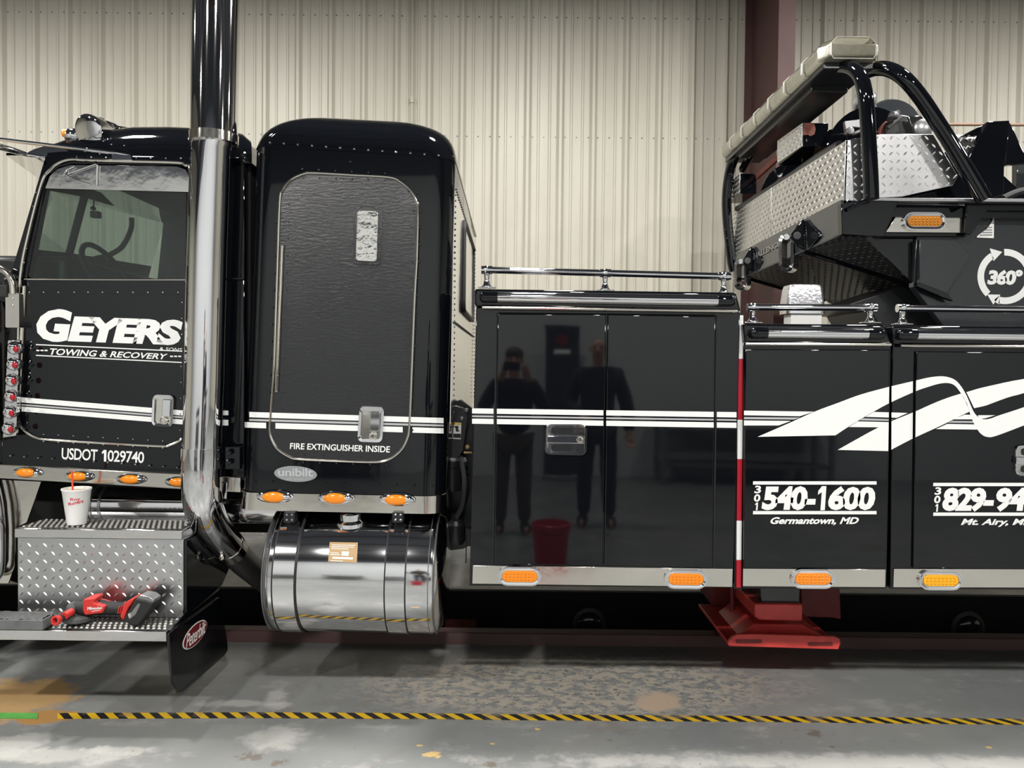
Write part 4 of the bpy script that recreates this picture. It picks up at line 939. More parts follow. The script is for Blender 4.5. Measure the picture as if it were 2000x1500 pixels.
# ------------------------------------------------------------------ hood, nose and wheels beyond the frame edges
hx0, hx1 = -4.35, -2.42
sec = lambda x, w_, t_: [V((x, 4.68-w_, .95)), V((x, 4.68-w_, t_-.10)), V((x, 4.68-w_+.10, t_)), V((x, 4.68+w_-.10, t_)), V((x, 4.68+w_, t_-.10)), V((x, 4.68+w_, .95))]
hood = MB().loft([sec(hx1, .62, 1.93), sec(-3.4, .56, 1.88), sec(hx0, .50, 1.82)]).build('hood', 'black', truck, bevel=.03, seg=3)
MB().box((hx0-.06, 4.25, .85), (hx0, 5.11, 1.80)).build('grille_shell', 'chrome', hood, bevel=.02)
for i in range(9): MB().box((hx0-.075, 4.32+i*.083, .92), (hx0-.06, 4.345+i*.083, 1.72)).build('grille_bar', 'stainless', hood)
MB().box((hx0-.35, 3.5, .42), (hx0-.15, 5.86, .82)).build('front_bumper', 'chrome', truck, bevel=.03)
for cy_, side in ((3.86, -1), (5.50, 1)):
    o_ = []
    for k in range(13): a = PI*k/12; o_.append(V((-3.35+.70*math.cos(a), cy_-.20, .55+.68*math.sin(a))))
    inn = [V((-3.35+.64*math.cos(PI*k/12), cy_-.20, .55+.62*math.sin(PI*k/12))) for k in range(12, -1, -1)]
    MB().prism(o_+inn, (0, .42, 0)).build('wheel_arch', 'black', truck)
for wx, wy in ((-3.35, 3.72), (-3.35, 5.36), (4.55, 3.62), (4.55, 5.42)):
    t_ = MB().lathe((wx, wy, .52), (0, 1, 0), [(0, .30), (0, .42), (.02, .49), (.05, .515), (.25, .515), (.28, .49), (.30, .42), (.30, .30)], 48).build('tyre', 'black_rubber', truck)
    MB().lathe((wx, wy+.03, .52), (0, 1, 0), [(0, .29), (-.01, .30), (.05, .26), (.06, .12), (.01, .10), (-.03, .09), (-.03, .02), (.2, .02), (.24, .30)], 32).build('wheel_rim', 'chrome', t_)
# ------------------------------------------------------------------ rotating boom on the rear body
ND = 4.0                                # near side of the boom
Xp = P(1652, 275, ND).x
xp = lambda px, py, X=None: PX(px, py, Xp if X is None else X)
n1, n2 = P(1652, 274, ND), P(1647, 400, ND)
boom = MB().prism([V((Xp+.03, ND+.05, n2.z-.05)), V((4.0, ND+.05, n2.z-.05)), V((4.0, ND+.05, n2.z)), V((Xp+.03, ND+.05, n2.z))], (0, 1.9, 0)).build('boom_deck', 'black', truck, smooth=0)
# front tread plates, facing the cab
m1, m2 = xp(1506, 367), xp(1506, 462)
f1, f2 = xp(1430, 417), xp(1432, 512)
def plate(name, q, t, mat, par, bevel=.002): return MB().prism([V(p) for p in q], t).build(name, mat, par, bevel=bevel)
for q in ((n1, m1+V((0, -.004, 0)), m2+V((0, -.004, 0)), n2), (m1, f1, f2, m2)):
    p = plate('tread_plate', q, (.012, 0, 0), 'tread_alu', boom)
    mb = MB(); tread(mb, [q[1], q[0], q[3], q[2]], .034, .026, .009, .003); mb.build('tread_lozenges', 'tread_glint', boom, kind='stuff')
# near side tread plate
sq = [(1652, 274), (1690, 267.5), (1719, 262), (1823, 262), (1871, 344), (1861, 362), (1761, 384), (1724, 386), (1693, 387), (1648, 400)]
panel('tread_plate', sq, ND, .012, 'tread_alu', boom, bevel=.002)
mb = MB(); bb = MB(); full = []
g0 = MB(); tread(g0, [P(1650, 262, ND), P(1872, 262, ND), P(1872, 398, ND), P(1650, 398, ND)], .036, .030, .009, .003)
def inside(x, y, poly):
    c = False
    for i in range(len(poly)):
        (a, b), (e, f) = poly[i], poly[i-1]
        if (b > y) != (f > y) and x < (e-a)*(y-b)/(f-b)+a: c = not c
    return c
ins = [(1656, 276), (1720, 265), (1820, 265), (1866, 344), (1857, 359), (1760, 381), (1652, 396)]
for k in range(0, len(g0.v), 8):
    c = (g0.v[k]+g0.v[k+3])/2; dpt = c-CAM
    pxx = 1000+F*dpt.dot(RIGHT)/dpt.dot(_f0); pyy = 750-F*dpt.dot(UP)/dpt.dot(_f0)
    if inside(pxx, pyy, ins): mb.add(g0.v[k:k+8], [(0, 1, 6), (1, 2, 7, 6), (2, 3, 7), (3, 4, 7), (4, 5, 6, 7), (5, 0, 6)])
mb.build('tread_lozenges', 'tread_glint', boom, kind='stuff')
# cross beam under the plate, with near end
Xb = P(1642, 400, ND).x
b1_, b2_ = P(1642, 390, ND), P(1644, 457, ND); c1_, c2_ = xp(1437, 497, Xb), xp(1440, 547, Xb)
beam = MB().prism([b1_, c1_, c2_, b2_], (.10, 0, 0)).build('cross_beam', 'grey_paint', truck, bevel=.004)
panel('beam_end', [(1643, 397), (1700, 388), (1757, 390), (1726, 463), (1645, 458)], ND-.012, .05, 'black', truck, bevel=.004)
tube_px(MB(), [(1653, 410), (1662, 405), (1692, 391)], ND-.02, .010, 8).build('weld_rod', 'black', beam)
mb = MB(); tq = [(1466, 499), (1532, 466), (1532, 476), (1466, 511)]
text(mb, 'CHALLENGER', [xp(x, y, Xb-.004) for x, y in tq], None, .03, 0, 1.0, .003); mb.build('maker_lettering', 'grey_metal', beam)
for (cx, cy, w_, h_, dsh) in ((1572, 458, 29, 30, 1), (1470, 507, 19, 25, .8)):
    dd = xp(cx, cy, Xb-.01).y
    plate('beam_pad', [xp(cx+1, cy-h_, Xb-.006), xp(cx+w_*.9, cy-6*dsh, Xb-.006), xp(cx+w_, cy+4, Xb-.006), xp(cx+6, cy+h_, Xb-.006)], (.02, 0, 0), 'black', beam, .004)
    panel('shackle_ear', [(cx-w_*.9, cy-2), (cx-3, cy-h_), (cx+1, cy-h_), (cx+1, cy+h_), (cx-12*dsh, cy+h_*.75), (cx-w_*.95, cy+h_*.2)], dd, .03, 'black', beam, bevel=.006)
    mb = MB(); mb.lathe(P(cx-w_*.52, cy+2, dd), (0, -1, 0), [(0, .022), (.003, .022), (.004, .012)], 14); mb.build('ear_bush', 'grit', beam)
    wm_ = MB()
    for k in range(9): wm_.dome(P(cx, cy-h_*.8+h_*1.6*k/8, dd-.002), (0, -1, 0), .010, n=6)
    wm_.build('weld_bead', 'black', beam, kind='stuff')
def shackle(x0, y0, x1, y1, d, r):
    mb = MB(); o = rrect(x0, y0, x1, y1, r, 8); w_ = (x1-x0); i = rrect(x0+w_*.26, y0+w_*.40, x1-w_*.22, y1-w_*.32, r*.55, 8)
    O, I = pp(o, d), pp(i, d); mid = [a.lerp(b, .5)-V((0, .018, 0)) for a, b in zip(O, I)]; t = V((.045, .05, 0))
    mb.loft([O, mid, I, [p+t for p in I], [p+t for p in O], O], cap=False); s = mb.build('shackle', 'shackle_chrome', truck, smooth=60)
    MB().tube([P((x0+x1)/2, y0+w_*.22, d-.02), P((x0+x1)/2+6, y0+w_*.22+2, d+.08)], .018, 12).build('shackle_pin', 'shackle_chrome', s)
shackle(1521, 456, 1551, 531, 4.66, 15); shackle(1434, 505, 1459, 567, 5.55, 12)
# belly: dark tread underside between two keels
k1, k2 = xp(1572, 490, Xb), P(1786, 557, 4.25); e1, e2 = P(1645, 458, ND), P(1684, 459, ND+.02)
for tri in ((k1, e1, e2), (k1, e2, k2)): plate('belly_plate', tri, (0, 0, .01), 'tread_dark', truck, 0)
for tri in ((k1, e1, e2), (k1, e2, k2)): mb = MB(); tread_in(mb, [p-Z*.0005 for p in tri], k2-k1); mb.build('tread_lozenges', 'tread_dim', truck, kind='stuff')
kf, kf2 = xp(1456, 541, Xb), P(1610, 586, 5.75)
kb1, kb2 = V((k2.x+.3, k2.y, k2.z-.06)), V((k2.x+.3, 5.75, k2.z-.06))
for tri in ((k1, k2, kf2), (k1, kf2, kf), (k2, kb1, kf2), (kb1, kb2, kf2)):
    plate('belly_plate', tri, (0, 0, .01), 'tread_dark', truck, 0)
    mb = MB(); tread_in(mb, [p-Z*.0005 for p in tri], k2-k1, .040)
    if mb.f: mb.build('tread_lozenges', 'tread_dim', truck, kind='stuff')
plate('belly_plate', [kf, kf2, V((kf2.x, 5.98, kf2.z+.12)), V((kf.x, 5.98, kf.z+.02))], (0, 0, .01), 'tread_alu', truck)
for a, b in ((k1, k2), (k2, P(1905, 592, 4.2)), (kf, kf2)): MB().tube([a, b], .018, 8).build('keel', 'black', truck)
# turret side
panel('turret_cheek', [(1684, 459), (1800, 459), (1800, 556), (1786, 558)], 4.12, .05, 'black', truck)
panel('boom_web', [(1690, 389), (1700, 378), (1868, 338), (1880, 330), (1940, 391)], 4.07, .3, 'black', truck)
ts = panel('turret_side', [(1790, 457), (1880, 456), (1884, 396), (2480, 397), (2480, 680), (1876, 680), (1784, 561)], 4.10, .05, 'grey_paint', truck)
panel('turret_base', [(1640, 600), (1786, 552), (1900, 680), (1742, 680), (1700, 606)], 4.3, .6, 'black_satin', truck)
panel('turret_panel', [(1796, 467), (1868, 468), (1895, 496), (1849, 576), (1796, 553)], 4.06, .03, 'grey_paint', truck, bevel=.003)
panel('panel_rim', [(1792, 552), (1796, 551), (1850, 572), (1862, 588), (1850, 584), (1790, 559)], 4.05, .03, 'black', truck, bevel=.002)
# platform edge and the lamp below it
panel('platform_edge', [(1693, 386), (2480, 391), (2480, 397.5), (1758, 393), (1693, 391.5)], 3.975, .04, 'grey_metal', truck, bevel=.002)
panel('lamp_recess', [(1727, 393), (1892, 395), (1888, 462), (1722, 462)], 4.075, .03, 'black', truck)
lr = panel('lamp_plate', [(1730, 453.5), (1755, 414), (1883, 415.5), (1881, 455)], 4.06, .012, 'stainless', truck, bevel=.002)
oval_light(1807, 432, 83, 35, 4.055, .006, 'amber_dim')
panel('gusset', [(1888, 395), (2480, 397), (2480, 412), (1956, 412), (1928, 411), (1897, 458), (1886, 458)], 4.03, .02, 'black', truck)
stq = [(1911, 438), (1941, 427), (1941, 465), (1907, 464)]
sk = panel('data_sticker', [(1940, 428), (1941.5, 428), (1941, 465), (1908, 464), (1909, 461), (1930, 445)], 4.092, .004, 'paper_white', ts, bevel=0)
mb = MB()
for k in range(4): mb.prism(pp([(1930-k*5, 443+k*5), (1938, 442.5+k*5), (1938, 445+k*5), (1928-k*5, 445.5+k*5)], 4.0905), (0, .001, 0))
mb.build('sticker_print', 'grey_metal', ts)
# 360 degree emblem
ft2 = lambda x, y: P(x, y, 4.098); ec, er = (1963, 540), (54, 41)
mb = MB()
def arc(a0, a1, n=22):
    U, L_ = [], []
    for k in range(n+1):
        a = math.radians(a0+(a1-a0)*k/n); U.append(ft2(ec[0]+er[0]*math.cos(a), ec[1]+er[0]*math.sin(a))); L_.append(ft2(ec[0]+er[1]*math.cos(a), ec[1]+er[1]*math.sin(a)))
    mb.loft([U, L_], cap=False, closed=False)
arc(134, 238); arc(-92, 104)
mb.poly([ft2(1933, 485), ft2(1957.5, 492), ft2(1940.5, 510)]); mb.poly([ft2(1928, 575), ft2(1954, 575.5), ft2(1940, 595)]); mb.poly([ft2(1942, 585), ft2(1953, 577), ft2(1952, 594.5), ft2(1945, 591)])
text(mb, '360°', [(1930, 526), (1998, 527), (1997, 557), (1928, 556)], ft2, .05, .08, .86)
mb.build('emblem', 'white_vinyl', ts, smooth=0, label='white arrow ring emblem with lettering')
# hoops
mb = MB(); mb.tube(cat_rom([P(1702, 389, 3.935), P(1700, 330, 3.935), P(1694, 230, 3.935), P(1689, 180, 3.94), P(1678, 147, 3.97), P(1656, 131, 4.05), P(1627, 133, 4.18), P(1600, 155, 4.38), P(1540, 208, 4.75), P(1490, 252, 5.2), P(1446, 294, 5.72), P(1427, 328, 5.92), P(1419, 400, 5.98), P(1428, 500, 5.98), P(1434, 530, 5.98)], 5), .0375, 20)
mb.build('roll_hoop', 'black', truck, smooth=60)
mb = MB(); mb.tube(cat_rom([P(1690, 142, 4.2), P(1713, 134, 4.08), P(1740, 137, 4.0), P(1768, 155, 3.95), P(1798, 190, 3.94), P(1827, 233, 3.935), P(1866, 295, 3.935), P(1922, 390, 3.935)], 5), .038, 20); mb.build('rear_brace', 'black', truck, smooth=60)
mb = MB(); mb.tube([P(1850, 295, 4.2), P(1896, 388, 4.2)], .03, 10); mb.tube(cat_rom([P(1640, 150, 4.5), P(1560, 215, 5.0), P(1480, 285, 5.5), P(1450, 330, 5.9)], 4), .03, 10); mb.build('inner_brace', 'black', truck)
# light bar
La, Lb = P(1607, 90, ND).x, P(1730, 90, ND).x; z0_, z1_ = P(1680, 113, ND).z, P(1680, 72, ND).z; yE = 5.97
mb = MB(); mb.box((La+.03, ND+.06, z0_-.035), (Lb-.03, yE-.05, z0_)); mb.box((La+.06, ND+.3, z0_-.07), (Lb-.06, yE-.3, z0_-.03)); lbar = mb.build('warning_light_bar', 'black_satin', truck, bevel=.006)
def lsec(y, ins=0.0, dz=0.0): 
    c = .03; return [V((x, y, z)) for x, z in ((La+ins, z0_+c*.6), (La+ins+.012, z0_), (Lb-ins-.012, z0_), (Lb-ins, z0_+c*.6), (Lb-ins, z1_-c-dz), (Lb-ins-c, z1_-dz), (La+ins+c, z1_-dz), (La+ins, z1_-c-dz))]
ny = 7
for k in range(ny):
    ya, yb = ND+(yE-ND)*k/ny+.006, ND+(yE-ND)*(k+1)/ny-.006; i0 = .05 if k == 0 else 0; i1 = .05 if k == ny-1 else 0
    rg = [lsec(ya, i0), lsec(ya+.07, 0), lsec(yb-.07, 0), lsec(yb, i1)]
    MB().loft(rg).build('lens_module', 'bar_lens', lbar, smooth=20, bevel=.004)
    mb = MB()
    for q in (.2, .5, .8): y_ = ya+(yb-ya)*q; mb.box((La+.03, y_-.05, z0_+.012), (Lb-.03, y_+.05, z1_-.03))
    mb.build('reflector', 'cream_plastic', lbar, bevel=.01)
    mb = MB()
    for y_ in (ya+.002, yb-.002): r_ = lsec(y_, (i0 if y_ < (ya+yb)/2 else i1)-.002, -.002); closed_tube(mb, r_, .003, 5)
    mb.build('module_seam', 'cream_plastic', lbar)
# winches and boxes behind the plates
def tbox(fq, d, sx, sy, nm):
    a, b, c, e = fq; X = P(*b, d).x; q = [PX(*a, X), P(*b, d), P(*c, d), PX(*e, X)]
    o = MB().prism(q, (.006, 0, 0)).build(nm, 'tread_alu', truck, bevel=.001)
    mb = MB(); tread(mb, [q[0], q[1], q[2], q[3]], .034, .024, .010, .003); mb.build('tread_lozenges', 'tread_glint', o, kind='stuff')
    x2 = P(sx, b[1], d).x; MB().box((X+.006, d, q[2].z), (x2, q[0].y, q[1].z)).build('box_side', 'black', o, bevel=.002); return o
o = tbox([(1518, 275), (1567, 240), (1566, 286), (1518, 319)], 4.62, 1618, 0, 'winch_box')
panel('primer_patch', [(1570, 240), (1590, 240), (1593, 252), (1591, 262), (1583, 266), (1578, 263), (1569, 264)], 4.617, .002, 'rust_red', o, bevel=0)
tbox([(1420, 362), (1445, 339), (1444, 378), (1419, 397)], 5.78, 1478, 0, 'winch_box')
def winch(c, r, y0, y1):
    for y in (y0, y1): w_ = MB().lathe((c.x, y, c.z), (0, 1, 0), [(0, .06), (0, r), (.02, r), (.02, .06)], 36).build('winch_flange', 'black', truck)
    MB().lathe((c.x, y0+.02, c.z), (0, 1, 0), [(0, r*.72), (y1-y0-.02, r*.72)], 24).build('winch_drum', 'cable', w_)
wc = P(1700, 292, 4.55); winch(wc, .25, 4.55, 4.95); winch(V((wc.x-.02, 0, wc.z-.02)), .25, 5.25, 5.7)
mb = MB(); mb.lathe(P(1746, 248, 4.85), (0, 1, 0), [(0, .10), (0, .17), (.03, .185), (.30, .185)], 32); mb.build('winch_motor', 'grey_paint', truck)
mb = MB(); mb.ell(P(1688, 198, 4.8), .065, .10, .075, 16, 10); mb.tube([P(1686, 225, 4.8), P(1698, 205, 4.8)], .05, 12); mb.build('work_lamp', 'clear_lens', truck); 
MB().ell(P(1690, 212, 4.72), .06, .05, .05, 12, 8).build('work_lamp_shade', 'black_rubber', truck)
mb = MB(); mb.prism(pp([(1650, 236), (1690, 232), (1697, 244), (1688, 250), (1664, 248), (1662, 262), (1653, 262)], 4.4), (0, .03, 0)); mb.lathe(P(1657, 258, 4.4), (0, -1, 0), [(0, .022), (.03, .022), (.03, .012)], 12); mb.tube([P(1666, 262, 4.4), P(1690, 252, 4.4)], .012, 8); mb.build('winch_linkage', 'grey_metal', truck, bevel=.003)
mb = MB(); mb.prism(pp([(1732, 240), (1752, 222), (1775, 226), (1790, 230), (1790, 264), (1730, 264)], 4.35), (0, .1, 0)); mb.build('valve_block', 'black_satin', truck, bevel=.006)
mb = MB(); mb.tube([P(1733, 250, 4.33), P(1760, 228, 4.33)], .012, 8); mb.tube([P(1735, 236, 4.33), P(1755, 218, 4.33)], .014, 8); mb.ell(P(1745, 226, 4.3), .03, .03, .025, 10, 6); mb.build('hydraulic_fitting', 'grey_metal', truck)
panel('cover_plate', [(1774, 226), (1800, 226), (1822, 262), (1790, 262), (1778, 240)], 4.3, .02, 'chrome_wavy', truck); MB().lathe(P(1800, 252, 4.28), (0, -1, 0), [(0, .05), (.02, .05), (.03, .03)], 20).build('gauge', 'grey_metal', truck)
panel('red_bracket', [(1719, 250), (1730, 236), (1742, 240), (1736, 264), (1719, 264)], 4.38, .03, 'rust_red', truck)
MB().prism([xp(1476, 340, 1.8), xp(1518, 302, 1.8), xp(1518, 312, 1.8), xp(1476, 350, 1.8)], (.02, 0, 0)).build('rust_bar', 'rust_red', truck)
tube_px(MB(), [xp_ for xp_ in ((1640, 282, 4.12), (1600, 305, 4.45), (1550, 340, 4.9), (1500, 372, 5.4), (1440, 408, 5.9))], 4, .022, 8).build('plate_rail', 'black_satin', truck)
# upper boom arm at the frame edge
panel('boom_arm', [(1930, 237), (1972, 235), (1966, 300), (1962, 320), (1960, 390), (1905, 390), (1893, 307)], 4.28, .05, 'black', truck)
panel('boom_arm', [(1882, 263), (1929, 239), (1932, 246), (1912, 264)], 4.34, .04, 'black', truck)
panel('boom_arm', [(1972, 238), (1984, 262), (2000, 298), (2480, 330), (2480, 318), (2000, 318), (1964, 323), (1964, 290)], 4.5, .05, 'black', truck)
panel('boom_arm', [(1958, 340), (1986, 366), (2480, 380), (2480, 396), (1950, 391)], 4.45, .05, 'black', truck)
panel('boom_arm', [(1986, 320), (2480, 320), (2480, 386), (1986, 364)], 4.7, .05, 'grey_paint', truck)
bt = panel('boom_cover', [(1862, 263), (1912, 263), (1892, 306), (1888, 312)], 4.45, .01, 'tread_alu', truck); mb = MB(); tread(mb, [P(1868, 265, 4.45), P(1908, 265, 4.45), P(1893, 296, 4.45), P(1884, 296, 4.45)], .036, .03, .009, .003); mb.build('tread_lozenges', 'tread_glint', bt, kind='stuff')
tube_px(MB(), [(1840, 243, 5.3), (2480, 246, 5.3)], 5.3, .0105, 10).build('winch_cable', 'cable', truck)
mb = MB(); tube_px(mb, [(1960, 388, 4.2), (1990, 375, 4.2), (2030, 370, 4.2)], 4.2, .02, 8, 3); mb.build('hydraulic_hose', 'black_rubber', truck)
# beacon on a pedestal
bc = P(1566, 607, 4.3); w2, dpt = 37*4.3/F, .075
rr_ = []
for z, k in ((0, 1.0), (.03, 1.0), (.12, .90), (.138, .84), (.143, .70)): rr_.append([V((bc.x+x, bc.y+y, bc.z+z)) for x, y in rrect(-w2*k, -dpt*k, w2*k, dpt*k, .03*k)])
bea = MB().loft(rr_).build('beacon', 'clear_lens', truck, smooth=50, label='clear ribbed beacon lens')
MB().loft([[V((p.x, p.y, p.z-.02)) for p in rr_[0]], [V((p.x, p.y, p.z)) for p in rr_[0]]]).build('beacon_ring', 'chrome', bea); MB().box((bc.x-.08, bc.y-.06, bc.z-.12), (bc.x+.09, bc.y+.06, bc.z-.02)).build('beacon_pedestal', 'paper_white', bea, bevel=.005)
# ------------------------------------------------------------------ stabiliser leg and pit fittings
q = lambda pts: [(1360+.16*x, 1130+.16*y) for x, y in pts]
leg = MB().prism(pp([(1485, 1140), (1563, 1140), (1562, 1180), (1486, 1180)], 4.02), (0, .3, 0)).build('stabiliser_leg', 'grey_paint', truck, bevel=.006)
MB().prism([V((p.x, p.y, p.z)) for p in pp([(1474, 1179), (1568, 1180), (1568, 1212), (1564, 1214), (1484, 1212), (1474, 1206)], 3.99)], (0, .36, 0)).build('collar', 'red_paint', leg, bevel=.008)
panel('foot_hub', [(1472, 1219), (1568, 1220), (1608, 1243), (1610, 1252), (1440, 1252), (1444, 1241)], 4.0, .4, 'red_paint', leg, bevel=.006)
zf = P(1430, 1256, 3.9).z; xa_, xb_ = P(1424, 1258, 3.9).x, P(1640, 1256, 3.9).x
MB().box((xa_, 3.905, zf-.02), (xb_, 4.55, zf)).build('foot_plate', 'red_paint', leg, bevel=.004)
so = q([(385, 815), (400, 760), (440, 705), (500, 680), (700, 676), (1200, 690), (1690, 708), (1750, 735), (1765, 790), (1735, 868), (1200, 852), (460, 828)])
lipo = panel('foot_lip', so, 3.885, .02, 'red_paint', leg, bevel=.004)
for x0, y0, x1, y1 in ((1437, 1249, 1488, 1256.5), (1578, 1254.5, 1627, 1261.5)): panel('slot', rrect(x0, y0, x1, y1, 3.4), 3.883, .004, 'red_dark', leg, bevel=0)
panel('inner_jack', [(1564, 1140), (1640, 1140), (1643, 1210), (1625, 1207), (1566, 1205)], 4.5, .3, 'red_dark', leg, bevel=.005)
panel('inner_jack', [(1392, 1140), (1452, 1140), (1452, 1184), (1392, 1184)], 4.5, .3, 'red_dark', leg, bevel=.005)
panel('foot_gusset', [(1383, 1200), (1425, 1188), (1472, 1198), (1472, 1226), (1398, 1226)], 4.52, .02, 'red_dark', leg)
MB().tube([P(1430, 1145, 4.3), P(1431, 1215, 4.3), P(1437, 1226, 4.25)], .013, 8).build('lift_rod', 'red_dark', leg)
yw = PY1-.02
for i, (px, py) in enumerate(((1150, 1217), (1886, 1224))):
    c = P(px, py, yw); root = thing('pit_lamp', ('round dark bulkhead lamp on pit wall below the long box', 'round dark bulkhead lamp on pit wall under the rear box')[i], 'lamp', c, 'bulkhead lamps in the pit')
    MB().lathe(c, (0, -1, 0), [(0, .12), (.03, .12), (.04, .10)], 24).build('lamp_rim', 'lamp_housing', root); MB().ell(c+V((0, -.03, 0)), .095, .05, .095, 18, 10).build('lamp_glass', 'grey_paint', root)
c = P(900, 1221, yw); tag(MB().box((c.x-.11, yw-.05, c.z-.07), (c.x+.11, yw, c.z+.055)).build('pit_block', 'rust_red', bevel=.004), 'rust red steel block on dark pit wall behind the fuel tank', 'block')
# ------------------------------------------------------------------ things on the steps
# paper cup with straw
cu = PZ(147, 1027, ut); cu.y += .012; cz = ut+.0075
mb = MB(); mb.lathe((cu.x, cu.y, cz), (0, 0, 1), [(0, .030), (.0, .0405), (.004, .041), (.155, .0605), (.158, .0632), (.162, .0640), (.165, .0632), (.164, .0590), (.15, .057), (.15, .001)], 40)
cup = thing('paper_cup', 'white paper cup with red lettering standing on the upper step', 'cup', (cu.x, cu.y, cz))
cbv2 = mb.bvh(); mb.build('cup_body', 'paper_white', cup, smooth=40)
mb = MB(); mb.lathe((cu.x, cu.y, cz+.148), (0, 0, 1), [(0, .05), (.004, .0565), (.006, .02)], 32); mb.build('drink', 'tan_label', cup)
MB().tube([P(142.5, 970, cu.y), P(140.5, 919, cu.y-.02)], .0042, 10).build('straw', 'straw', cup)
fc_ = lambda x, y: (hit(cbv2, x, y, .0008)[0] or P(x, y, cu.y-.06))
mb = MB(); text(mb, 'Roy', [(137, 973), (156.5, 971), (157, 979.5), (137.5, 980)], fc_, .02, 0, 1.0); text(mb, 'Rogers', [(133, 982), (163, 974.5), (163, 984), (134.5, 990)], fc_, .02, 0, .95); mb.build('lettering', 'cup_red', cup)
# angle grinder
gd = 3.385; gr = thing('angle_grinder', 'red and black cordless angle grinder lying on the lower step', 'grinder', PZ(180, 1222, lt))
K = lambda x, y, d=gd: P(x/4, 880+y/4, d)
mb = MB(); mb.tube(cat_rom([K(590, 1235), K(660, 1240), K(740, 1235), K(830, 1240), K(930, 1245), K(990, 1250)], 3), [.030]*3+[.034]*3+[.034]*3+[.030]*3+[.029]*3+[.032], 18)
gbv = mb.bvh(); gbod = mb.build('motor_body', 'black_rubber', gr)
mb = MB(); mb.ell(K(585, 1240), .034, .036, .030, 16, 10); mb.lathe(K(590, 1310), (0, 0, 1), [(0, .03), (.03, .026), (.045, .02)], 16); mb.build('gear_head', 'grit', gr)
mb = MB(); mb.prism(pp([(x/4, 880+y/4) for x, y in ((648, 1175), (690, 1165), (735, 1160), (745, 1178), (726, 1200), (800, 1222), (822, 1225), (800, 1282), (660, 1300), (643, 1262))], gd-.040), (0, .075, 0)); rs_ = mb.build('red_shell', 'red_plastic', gr, bevel=.006)
mb = MB(); text(mb, 'Milwaukee', [(681/4, 880+1232/4), (798/4, 880+1228/4), (798/4, 880+1248/4), (681/4, 880+1258/4)], lambda x, y: P(x, y, gd-.0415), .015, .2, .9); decal(mb, [(715/4, 880+1266/4), (785/4, 880+1254/4), (785/4, 880+1258/4), (715/4, 880+1270/4)], gd-.040); mb.build('lettering', 'white_vinyl', rs_)
mb = MB(); mb.prism(pp([(x/4, 880+y/4) for x, y in ((935, 1300), (965, 1205), (1040, 1160), (1058, 1165), (1000, 1245), (965, 1340), (940, 1320))], gd-.036), (0, .07, 0)); mb.build('red_shell', 'red_plastic', gr, bevel=.006)
mb = MB()
for k in range(3): mb.prism(pp([((915+k*16)/4, 880+1285/4), ((928+k*16)/4, 880+1232/4), ((934+k*16)/4, 880+1232/4), ((922+k*16)/4, 880+1285/4)], gd-.034), (0, .02, 0))
mb.build('vent_bars', 'red_plastic', gr, kind='stuff')
mb = MB(); bq = [(968, 1320), (1060, 1168), (1130, 1180), (1195, 1205), (1180, 1240), (1080, 1380), (1030, 1382), (975, 1345)]
mb.prism(pp([(x/4, 880+y/4) for x, y in bq], gd-.05), (0, .085, 0)); bat = mb.build('battery', 'black_rubber', gr, bevel=.005)
panel('battery_label', [(x/4, 880+y/4) for x, y in ((1005, 1300), (1080, 1205), (1096, 1212), (1060, 1290), (1010, 1330))], gd-.0515, .003, 'grey_metal', bat, bevel=0)
mb = MB(); text(mb, '9.0', [(1000/4, 880+1285/4), (1018/4, 880+1275/4), (1022/4, 880+1310/4), (1004/4, 880+1320/4)], lambda x, y: P(x, y, gd-.053), .02); mb.build('battery_lettering', 'white_vinyl', bat)
mb = MB(); mb.prism(pp([(x/4, 880+y/4) for x, y in ((1060, 1165), (1095, 1138), (1165, 1150), (1205, 1180), (1195, 1205))], gd-.045), (0, .07, 0)); mb.build('battery_terminals', 'grey_metal', bat, bevel=.004)
mb = MB(); mb.tube([K(575, 1275, gd-.02), K(530, 1300, gd-.05), K(480, 1325, gd-.09), K(445, 1335, gd-.115)], [.012, .014, .015, .016], 16); hs = mb.build('side_handle', 'black_rubber', gr)
mb = MB(); mb.tube([K(560, 1270, gd-.035), K(500, 1305, gd-.085)], .0165, 14); mb.build('handle_grip', 'red_plastic', hs)
p_, q_ = K(462, 1330, gd-.105), K(438, 1337, gd-.122); t_ = (q_-p_).normalized(); mb = MB(); mb.lathe(p_, t_, [(0, .016), (.01, .0205), (.024, .0205), (.024, .012), (.006, .010), (.006, .001)], 20); mb.build('handle_end', 'red_plastic', hs)
mb = MB(); dc = K(600, 1350, gd); mb.lathe((dc.x, dc.y, lt+.010), (.08, 0, 1), [(0, .058), (.004, .063), (.020, .063), (.026, .05), (.03, .02)], 32); mb.build('grinding_disc', 'grit', gr)
gr.location.z += .006
# shallow tray of grit
ty0 = PZ(40, 1230.5, lt+.008).y; tz = lt+.0075; th = P(40, 1211, ty0).z-tz
xs = [P(-60, 1220, ty0).x, P(83, 1220, ty0).x]; tx2 = P(100, 1215, ty0+.06).x
foot_ = [(xs[0], ty0), (xs[1], ty0), (tx2, ty0+.06), (tx2-.02, ty0+.115), (xs[0], ty0+.115)]
tray = thing('sanding_tray', 'shallow grey tray of dark grit at left end of lower step', 'tray', (xs[1]-.1, ty0+.05, tz))
mb = MB(); o_ = [V((x, y, tz)) for x, y in foot_]; cxy = V((sum(p.x for p in o_)/5, sum(p.y for p in o_)/5, 0))
top = [p+V((0, 0, th)) for p in o_]; inn = [V((p.x+(cxy.x-p.x)*.05, p.y+(cxy.y-p.y)*.10, p.z)) for p in top]; low = [p-V((0, 0, th*.3)) for p in inn]
mb.loft([o_, top, inn, low]); mb.build('tray_body', 'grey_vinyl_dark', tray, bevel=.002)
mb = MB(); random.seed(3)
g_ = []
